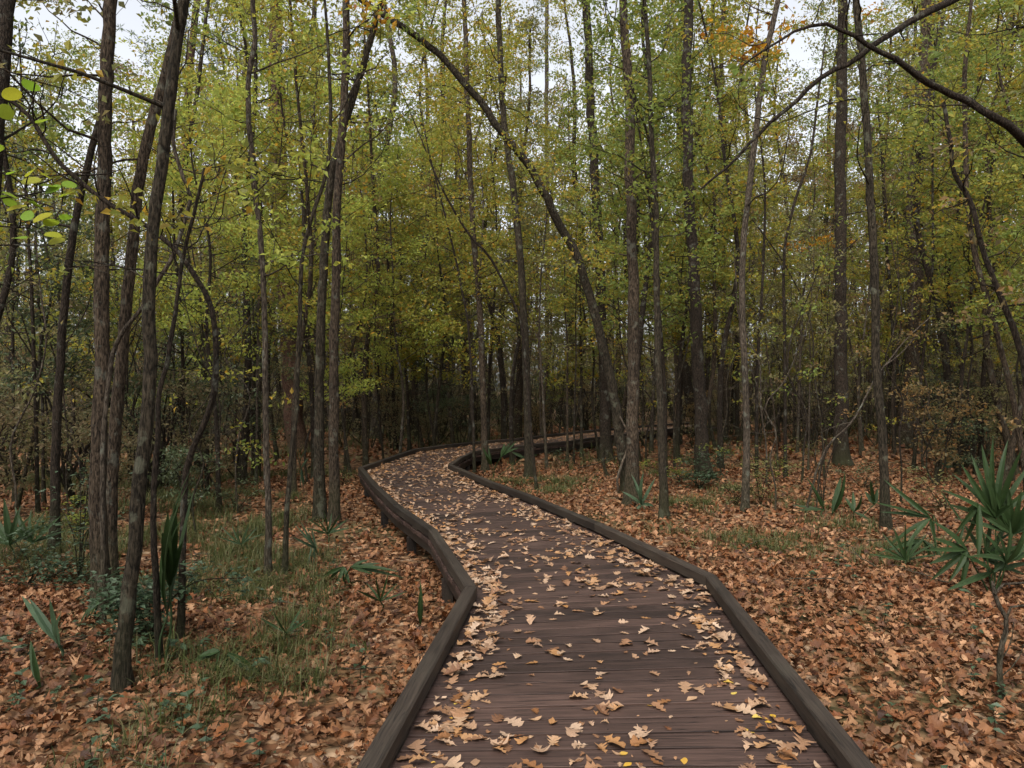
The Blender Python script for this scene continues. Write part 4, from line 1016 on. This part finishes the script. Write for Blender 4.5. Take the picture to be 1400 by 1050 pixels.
sprig_shrub('pale blue-green drooping spray beside the forked dead branch', (1320, 640), [[(1310, 540), (1290, 440), (1270, 420)], [(1310, 540), (1300, 420), (1250, 435)], [(1305, 520), (1290, 430), (1310, 450)]], 'teal', 37, lsize=.09, nl=120)

for i, (u, v, hh_, c, lab) in enumerate([(1292, 700, 60, 'olive', 'low twiggy shrub with olive leaves behind the spreading palmetto'), (1180, 668, 55, 'dark', 'low twiggy shrub with dark leaves behind the low short-bladed palmetto'), (1062, 660, 60, 'green', 'low loose shrub with green leaves at the foot of the thin upright pole'), (1002, 690, 40, 'olive', 'low weedy shrub with olive leaves left of the pale-barked trunk'), (1340, 640, 50, 'dark', 'low dark shrub beyond the large palmetto'), (930, 660, 45, 'green', 'low loose green shrub between mossy-footed and ivy-footed trunks'), (1110, 630, 45, 'olive', 'low olive shrub in front of the big dark trunk'), (770, 640, 35, 'dark', 'low dark shrub among the thin poles inside the bend'), (320, 700, 50, 'dark', 'low dark shrub in the grass left of the slender pair'), (300, 655, 60, 'olive', 'low olive shrub behind the grass left of the slender pair'), (470, 660, 45, 'olive', 'low olive shrub right of the twin trunks'), (110, 730, 55, 'green', 'low green shrub behind the stout grey trunk')]):
    q = rng.normal(0, 1, (4, 2))
    sprig_shrub(lab, (u, v), [[(u + hh_ * (.25 * a), v - hh_ * .4), (u + hh_ * (.6 * a + .1 * b), v - hh_ * (.75 + .2 * b))] for a, b in q], c, 700 + i, lsize=.05, nl=70)

# near branchlet of large heart-shaped leaves, each its own
def big_leaf_mesh(name, mat, r):
    a = np.linspace(0, 2 * math.pi, 15, endpoint=False)
    rad = 0.5 * (1 - 0.22 * np.cos(a) * (np.cos(a) > 0) ) 
    x = 0.5 + rad * np.cos(a) * 1.05; y = rad * np.sin(a) * .82
    x = np.where(np.abs(a - math.pi) < .1, x + .1, x)
    z = .25 * y * y - .12 * (x - .4) ** 2
    V = np.vstack([[[.45, 0, -.03]], np.stack([x, y, z], 1)])
    F = np.array([(0, i + 1, (i + 1) % 15 + 1) for i in range(15)])
    return make_mesh(name, V, [(F, 0)], [mat], np.full(16, r.random()), smooth=True)

def leaf_branch(name, label, root_pt, twigs, leaves, mat, bark, size, seed):
    r = np.random.default_rng(seed)
    g = np.array([root_pt[0], root_pt[1], float(ground_z(root_pt[0], root_pt[1]))])
    root = empty(name, g); tag(root, label, 'sapling')
    tb = Tubes()
    for pts, r0 in twigs:
        P, t = resample(catmull(np.array(pts) - g, 6), .05); P[0, 2] -= .0
        tb.add(P, np.linspace(r0, .0025, len(P)), 6)
    obj('stem', tb.mesh('stem', M[bark]), root)
    meshes = [big_leaf_mesh('leaf', M[mat], r) for _ in range(6)]
    for q in leaves:
        o = obj('leaf', meshes[r.integers(6)], root, tuple(q - g), (r.normal(.5, .3), r.normal(0, .3), r.uniform(-.9, .9) + (math.pi if r.random() < .4 else 0)))
        s = size * r.uniform(.75, 1.2); o.scale = (s, s, s)
    return root
r = np.random.default_rng(44)
D = 2.7
bp = np.array([(-120 - 700) / FPX * D, D, 0]); bp[2] = float(ground_z(bp[0], bp[1])) - .05
st = [bp, px(-122, 700, D), px(-115, 450, D), px(-90, 250, D), px(-95, 100, D)]
tw = [(st, .012)]
lv = []
for a, b, c in [((-108, 420), (-40, 290), (60, 262)), ((-112, 440), (-40, 345), (75, 335)), ((-95, 300), (-20, 260), (95, 290)), ((-92, 240), (-40, 150), (45, 130)), ((-100, 340), (-40, 310), (40, 312)), ((-90, 230), (-20, 190), (12, 205))]:
    p = [px(*a, D), px(*b, D + .05), px(*c, D + .1)]
    tw.append((p, .005))
for u, v in [(28, 250), (52, 252), (14, 270), (72, 245), (86, 268), (56, 283), (30, 292), (45, 303), (52, 312), (20, 325), (66, 333), (93, 293), (30, 128), (48, 113), (52, 168), (5, 200), (2, 262), (-5, 300), (38, 240), (12, 238), (62, 262), (76, 300), (8, 288), (38, 275), (60, 320), (18, 150), (84, 252)]:
    # hang from the nearest twig
    best = min((np.linalg.norm(q - px(u, v, D + .08)), i) for i, q in enumerate(np.vstack([resample(catmull(np.array(t[0]), 6), .03)[0] for t in tw])))
    lv.append(px(u, v, D + r.normal(.06, .05)))
    q = np.vstack([resample(catmull(np.array(t[0]), 6), .03)[0] for t in tw])[best[1]]
    tw.append(([q, (q + lv[-1]) / 2 + np.array([0, 0, .01]), lv[-1]], .0028))
leaf_branch('sapling', 'near sapling with large bright yellow-green heart-shaped leaves', bp, tw, lv, 'heart', 'bark_dark', .07, 45)

# dead wood
def dead_branch(label, paths, seed, bark='deadwood', name='dead_branch', cat='branch'):
    r = np.random.default_rng(seed)
    g = np.array(paths[0][0][0], float)
    root = empty(name, g); tag(root, label, cat)
    for k, (pts, r0, r1) in enumerate(paths):
        P, t = resample(catmull(np.array(pts) - g, 6), .07)
        P[1:-1] += r.normal(0, r0 * .15, P[1:-1].shape)
        tb = Tubes(); tb.add(P, r0 + (r1 - r0) * t, 7, .08, r)
        obj('stem' if k == 0 else 'side_branch', tb.mesh('stem', M[bark]), root)
    return root
g = px_ground(1100, 705); d = g[1]
dead_branch('long pale dead branch slanting up to the right between the big dark and slender trunks', [([g - [0, 0, .03], px(1118, 640, d), px(1135, 606, d), px(1166, 575, d), px(1192, 526, d + .2), px(1210, 500, d + .3), px(1241, 462, d + .5), px(1276, 430, d + .6)], .017, .007),
            ([px(1135, 606, d), px(1122, 640, d + .1), px(1116, 700, d + .2)], .016, .012), ([px(1166, 577, d), px(1145, 582, d), px(1120, 592, d + .1)], .01, .004), ([px(1210, 500, d + .3), px(1235, 480, d + .3), px(1255, 455, d + .3)], .012, .004)], 51, 'bark_pale')
g = px_ground(1215, 602); h = px_ground(1268, 628)
dead_branch('pale broken stick lying in the litter beyond the slender wet-footed trunk', [([g + [0, 0, .28], (g + h) / 2 + [0, 0, .15], h + [0, 0, .01]], .03, .02)], 52)
g = px_ground(1371, 955); d = g[1]
dead_branch('twisted bare woody stem rising from the litter below the large palmetto', [([g - [0, 0, .05], px(1366, 900, d), px(1377, 855, d), px(1372, 840, d), px(1362, 822, d), px(1357, 795, d + .05)], .019, .010),
            ([px(1375, 848, d), px(1380, 832, d), px(1400, 828, d), px(1440, 820, d)], .008, .004), ([px(1360, 812, d), px(1372, 798, d), px(1400, 797, d), px(1445, 790, d)], .008, .004), ([px(1367, 905, d), px(1382, 880, d), px(1386, 850, d)], .004, .002), ([px(1369, 925, d), px(1390, 905, d), px(1400, 880, d)], .004, .002)], 53, 'bark_pale', 'woody_stem', 'stem')
g = px_ground(849, 672); d = g[1] - .25
dead_branch('pale woody vine curling up the foot of the stout trunk beside the leaning tree', [([px(846, 674, d + .1), px(844, 655, d), px(852, 630, d), px(860, 605, d), px(858, 590, d), px(850, 575, d), px(842, 555, d + .1)], .022, .013)], 54, 'deadwood', 'vine', 'vine')
g = px_ground(832, 654); d = g[1]
dead_branch('short broken mossy stump stub in litter behind the curb', [([g - [0, 0, .03], px(825, 636, d), px(826, 618, d)], .035, .03), ([px(790, 640, d + .1), px(815, 634, d), px(838, 626, d + .2), px(850, 622, d + .3)], .013, .008)], 55, 'bark_moss', 'stump', 'stump')

# twigs scattered on the ground
tw_me = []
for k in range(6):
    rk = np.random.default_rng(600 + k)
    P = np.cumsum(np.vstack([[0, 0, 0], np.stack([np.full(7, .07), rk.normal(0, .018, 7), rk.normal(0, .006, 7)], 1)]), 0)
    P[:, 2] -= P[:, 2].min() - .006
    tb = Tubes(); tb.add(P, np.linspace(.006, .003, 8), 5)
    q = P[4] + np.outer(np.linspace(0, 1, 4), [.1, rk.choice([-.09, .09]), .02]); tb.add(q, np.linspace(.004, .002, 4), 4)
    tw_me.append(tb.mesh('fallen_twig', M['deadwood']))
cnt = 0
while cnt < 34:
    d = rng.uniform(3.4, 13); u = rng.uniform(0, 1400); x = (u - 700) / FPX * d
    if dist_walk(x, d)[0] < 1.3: continue
    o = obj('fallen_twig', tw_me[cnt % 6], None, (x, d, float(ground_z(x, d)) + .03), (0, rng.normal(0, .06), rng.random() * 6.28))
    s = rng.uniform(.6, 1.5); o.scale = (s, s, s)
    tag(o, 'thin dry fallen twig lying in the leaf litter', 'twig', 'fallen twigs in the leaf litter'); cnt += 1

# ------------------------------------------------------------------ leaf litter
ST_T = np.linspace(0, 1, 10); ST_W = np.array([.012, .05, .20, .10, .24, .29, .12, .34, .17, .05])
OK_T = np.linspace(0, 1, 17); OK_W = np.array([.012, .012, .03, .12, .18, .13, .065, .20, .30, .25, .105, .25, .36, .28, .15, .19, .03])
ST_T6 = np.array([0, .2, .38, .56, .78, 1.0]); ST_W6 = np.array([.02, .18, .17, .29, .24, .05])
OV_T = np.array([0, .15, .35, .55, .75, .9, 1.0]); OV_W = np.array([.02, .15, .25, .27, .2, .1, .005])

def dead_leaves(C, size, r, T, W, rib=True, tilt=.4, curl=1.25, normal_up=True):
    n, S = len(C), len(T)
    s = np.broadcast_to(size, (n,))
    x = (T[None, :] - .5) * np.ones((n, 1))
    sw = r.uniform(.75, 1.2, (n, 1))
    wl = W[None, :] * sw * r.uniform(.8, 1.2, (n, S)); wr = W[None, :] * sw * r.uniform(.8, 1.2, (n, S))
    bend = r.normal(0, .5, (n, 1)) * curl; cup = np.abs(r.normal(.5, .5, (n, 1))) * curl; tw = r.normal(0, .6, (n, 1)) * curl
    def pt(y):
        xx = x + r.normal(0, .02, (n, S))
        return np.stack([xx, y + .12 * bend * x * x, bend * x * x + cup * y * y * 1.6 + tw * x * y], -1)
    cols = [pt(wl), pt(np.zeros((n, S))), pt(-wr)] if rib else [pt(wl), pt(-wr)]
    K = len(cols)
    V = np.stack(cols, 2).reshape(n, S * K, 3) * s[:, None, None]
    V[..., 2] -= V[..., 2].min(1)[:, None]
    az, ax_, ay = r.uniform(0, 6.283, n), r.normal(0, tilt, n), r.normal(0, tilt, n)
    def rot(V, a, i, j):
        c, q = np.cos(a)[:, None], np.sin(a)[:, None]
        Vi, Vj = V[..., i] * c - V[..., j] * q, V[..., i] * q + V[..., j] * c
        V[..., i], V[..., j] = Vi, Vj
    rot(V, ax_, 1, 2); rot(V, ay, 0, 2)
    V[..., 2] -= V[..., 2].min(1)[:, None]
    rot(V, az, 0, 1)
    V += C[:, None, :]
    F = []
    for i in range(S - 1):
        for k in range(K - 1):
            F.append((i * K + k, i * K + k + 1, (i + 1) * K + k + 1, (i + 1) * K + k))
    F = (np.array(F)[None] + (np.arange(n) * S * K)[:, None, None]).reshape(-1, 4)
    return V.reshape(-1, 3), F, np.repeat(r.random(n), S * K)

def litter(name, n, dmin, dmax, s0, s1, T, W, rib, seed, label, mat='litter', zj=.035, gap=.45):
    r = np.random.default_rng(seed)
    d = np.sqrt(r.uniform(dmin ** 2, dmax ** 2, n)); u = r.uniform(-0.86, .86, n)
    x = u * d
    keep = dist_walk(x, d) > gap
    # thinner where grass grows
    dens = .5 + .5 * np.sin(x * .9 + 2) * np.cos(d * .8 + x * .4)
    keep &= (r.random(n) < np.where(x < -.8, .6 + .4 * dens, 1.0))
    x, d = x[keep], d[keep]
    C = np.stack([x, d, ground_z(x, d) + r.random(len(x)) * zj - .004], 1)
    V, F, rn = dead_leaves(C, r.uniform(s0, s1, len(x)), r, T, W, rib)
    o = obj(name, make_mesh(name, V, [(F, 0)], [M[mat]], rn))
    tag(o, label, 'leaf litter', kind='stuff')
litter('leaf_litter', 19000, 2.0, 7.5, .04, .11, ST_T, ST_W, True, 70, 'carpet of dry brown oak leaves covering the ground close to the curbs')
litter('leaf_litter', 13000, 2.0, 8.0, .025, .075, OV_T, OV_W, False, 73, 'small oval dead leaves and scraps mixed into the litter near the curbs', zj=.05)
litter('leaf_litter', 50000, 7.5, 17, .04, .105, ST_T6, ST_W6, False, 71, 'carpet of dry brown oak leaves spread between the trunks')
litter('leaf_litter', 20000, 17, 34, .11, .2, OV_T[::2], OV_W[::2] * 1.3, False, 72, 'far carpet of dry brown leaves deep between the trees')

# leaves on the boardwalk: the ones that show largest are single things, the small far ones one mass
r = np.random.default_rng(80)
cum = np.concatenate([[0], np.cumsum(np.linalg.norm(np.diff(CP, axis=0), axis=1))])
def walk_point(s, t):
    i = min(len(cum) - 2, int(np.searchsorted(cum, s, 'right') - 1)); f = (s - cum[i]) / (cum[i + 1] - cum[i])
    a = LP[i] + (LP[i + 1] - LP[i]) * f; b = RP[i] + (RP[i + 1] - RP[i]) * f
    return a + (b - a) * t
pts = []
clus = [(r.uniform(3, cum[-1]), r.uniform(.1, .9)) for _ in range(150)]
while len(pts) < 8200:
    m = r.random()
    s = r.uniform(2.9, cum[-1] - .1)
    if m < .30: t = .05 + abs(r.normal(0, .07))
    elif m < .57: t = .95 - abs(r.normal(0, .085))
    elif m < .76:
        c = clus[r.integers(len(clus))]; s = c[0] + r.normal(0, .13); t = c[1] + r.normal(0, .07)
    else: t = r.uniform(.06, .94)
    if not (.05 < t < .95) or not (2.9 < s < cum[-1] - .1): continue
    pts.append((s, t, min(t, 1 - t)))
pts.sort()
variants = {'tan_oak': [], 'brown_oak': [], 'oval': [], 'yellow': []}
for key, mat, T, W in (('tan_oak', 'leaf_tan', OK_T, OK_W), ('brown_oak', 'leaf_brown', OK_T, OK_W), ('oval', 'leaf_tan', OV_T, OV_W), ('yellow', 'leaf_yellow', OV_T, OV_W)):
    for k in range(22 if key == 'tan_oak' else 8):
        V, F, rn = dead_leaves(np.zeros((1, 3)), 1.0, r, T, W, True, .09, .8)
        variants[key].append(make_mesh('fallen_leaf', V, [(F, 0)], [M[mat]], rn))
LAB = {'tan_oak': 'pale tan lobed oak leaf lying dry on the boardwalk planks', 'brown_oak': 'dark brown lobed oak leaf lying curled on the boardwalk planks', 'oval': 'small tan oval leaf lying on the boardwalk planks', 'yellow': 'small bright yellow leaf lying on the boardwalk planks'}
vis = 0; rest = []
for s, t, e in pts:
    p = walk_point(s, t)
    inframe = abs(p[0] / p[1]) < .72 and p[1] > 2.8
    if inframe and vis < 290:
        m = r.random()
        key = 'tan_oak' if m < .56 else 'oval' if m < .78 else 'brown_oak' if m < .93 else 'yellow'
        sz = {'tan_oak': .035 + .095 * r.random() ** 1.6, 'brown_oak': .035 + .085 * r.random() ** 1.5, 'oval': r.uniform(.02, .07), 'yellow': r.uniform(.02, .055)}[key]
        o = obj('fallen_leaf', variants[key][r.integers(len(variants[key]))], None, (p[0], p[1], .0005 + (.012 * r.random() if e < .1 else 0)), (0, 0, r.uniform(0, 6.28)))
        o.scale = (sz, sz, sz * r.uniform(.7, 1.15))
        tag(o, LAB[key], 'leaf', {'tan_oak': 'tan oak leaves on the boardwalk', 'brown_oak': 'brown oak leaves on the boardwalk', 'oval': 'small oval leaves on the boardwalk', 'yellow': 'yellow leaves on the boardwalk'}[key])
        vis += 1
    else:
        rest.append((p[0], p[1], .0 + (.02 * r.random() if e < .1 else 0)))
rest = np.array(rest)
n1 = int(len(rest) * .75)
V1, F1, r1 = dead_leaves(rest[:n1], (.035 + .09 * r.random(n1) ** 1.5), r, ST_T, ST_W, True, .13, .85)
V2, F2, r2 = dead_leaves(rest[n1:], r.uniform(.04, .08, len(rest) - n1), r, OV_T, OV_W, True, .18, .8)
o = obj('deck_leaves', make_mesh('deck_leaves', np.vstack([V1, V2]), [(np.vstack([F1, F2 + len(V1)]), 0)], [M['leaf_tan']], np.concatenate([r1, r2])))
tag(o, 'scatter of small tan leaves along the farther boardwalk', 'leaf litter', kind='stuff')

# ------------------------------------------------------------------ grass
def grass(name, n_cl, per, seed, region, label, h0=.10, h1=.26):
    r = np.random.default_rng(seed)
    cx, cy = region(r, n_cl)
    keep = dist_walk(cx, cy) > 1.15
    cx, cy = cx[keep], cy[keep]
    n = len(cx) * per
    sg = np.repeat(r.uniform(.02, .09, len(cx)), per)
    x = np.repeat(cx, per) + r.normal(0, 1, n) * sg; y = np.repeat(cy, per) + r.normal(0, 1, n) * sg
    b = np.stack([x, y, ground_z(x, y) - .01], 1)
    h = r.uniform(h0, h1, n) * np.repeat(r.uniform(.5, 1.15, len(cx)), per); az = r.uniform(0, 6.283, n); lean = np.abs(r.normal(.65, .45, n))
    w = r.uniform(.0012, .0026, n) * (1 + y / 8)
    dr = np.stack([np.cos(az), np.sin(az), np.zeros(n)], 1); sd_ = np.stack([-np.sin(az), np.cos(az), np.zeros(n)], 1)
    up = np.array([0, 0, 1.0])
    m = b + up * (h * .6)[:, None] + dr * (h * lean * .4)[:, None]
    tip = b + up * (h * (1 - .3 * lean))[:, None] + dr * (h * lean * 1.2)[:, None]
    V = np.stack([b - sd_ * w[:, None], b + sd_ * w[:, None], m + sd_ * (w * .8)[:, None], m - sd_ * (w * .8)[:, None], tip], 1).reshape(-1, 3)
    k = np.arange(n)[:, None] * 5
    F4 = k + np.array([[0, 1, 2, 3]]); F3 = k + np.array([[3, 2, 4]])
    rn = np.repeat(r.random(n), 5)
    o = obj(name, make_mesh(name, V, [(F4, 0), (F3, 0)], [M['grass']], rn))
    tag(o, label, 'grass', kind='stuff')
def reg_left(r, n):
    d = r.uniform(3.2, 16, n * 3); x = -r.uniform(.02, .72, n * 3) * d
    m = (np.sin(x * 2.3 + 1) * np.cos(d * 1.9 + x * .7) > -.25) & (np.sin(x * .9 + 2) * np.cos(d * .8 + x * .4) < .15 + .5 * r.random(n * 3) - (d < 5) * .55) & (x < -.4) & (dist_walk(x, d) > 1.6 + .5 * r.random(n * 3)) & ((d > 4.6) | (r.random(n * 3) < .25))
    return x[m][:n], d[m][:n]
def reg_right(r, n):
    c = np.array([px_ground(u, v)[:2] for u, v in [(1075, 745), (1040, 750), (985, 742), (960, 690), (930, 690), (1000, 672), (1090, 690), (905, 650), (780, 660), (700, 660), (760, 672), (1200, 770), (1150, 720), (1240, 755)]])
    k = r.integers(0, len(c), n)
    return c[k, 0] + r.normal(0, .28, n), c[k, 1] + r.normal(0, .3, n)
def reg_far(r, n):
    d = np.sqrt(r.uniform(15 ** 2, 40 ** 2, n * 2)); x = r.uniform(-.75, .75, n * 2) * d
    m = (np.sin(x * .5) * np.cos(d * .35) > -.1) & ((x < -1) | (r.random(n * 2) < .45))
    return x[m][:n], d[m][:n]
grass('grass', 1350, 24, 90, reg_left, 'sparse green grass growing through the litter left of the boardwalk')
grass('grass', 420, 20, 91, reg_right, 'small grass tufts in the litter right of the boardwalk', .08, .2)
grass('grass', 2600, 11, 92, reg_far, 'thin grass and low weeds between the farther trunks', .15, .42)

# small seedlings in the litter
sd_me = []
for k in range(4):
    rk = np.random.default_rng(950 + k)
    tb = Tubes(); P = np.array([[0, 0, -.03], [.005, 0, .04], [.01, .01, .10]]); tb.add(P, [.002, .0018, .0012], 4)
    an = P[1:] ; V, F, rn = leaf_quads(an[rk.integers(0, 2, 9)] + rk.normal(0, .02, (9, 3)), rk.uniform(.03, .055, 9), rk, up=.75, width=.6)
    sd_me.append((tb.mesh('stem', M['bark_moss']), make_mesh('foliage', V, [(F, 0)], [M['teal']], rn)))
cnt = 0
while cnt < 60:
    d = rng.uniform(3.0, 8); u = rng.uniform(0, 520) if cnt < 48 else rng.uniform(1050, 1400); x = (u - 700) / FPX * d
    if dist_walk(x, d)[0] < 1.25: continue
    e = empty('seedling', (x, d, float(ground_z(x, d)) + .01), rng.random() * 6.28)
    s = rng.uniform(.7, 1.7); e.scale = (s, s, s)
    a, b = sd_me[cnt % 4]; obj('stem', a, e); obj('foliage', b, e)
    tag(e, 'tiny green seedling poking out of the leaf litter', 'seedling', 'seedlings in the leaf litter'); cnt += 1

for o in bpy.data.objects:
    if 'bark_kind' in o: del o['bark_kind']
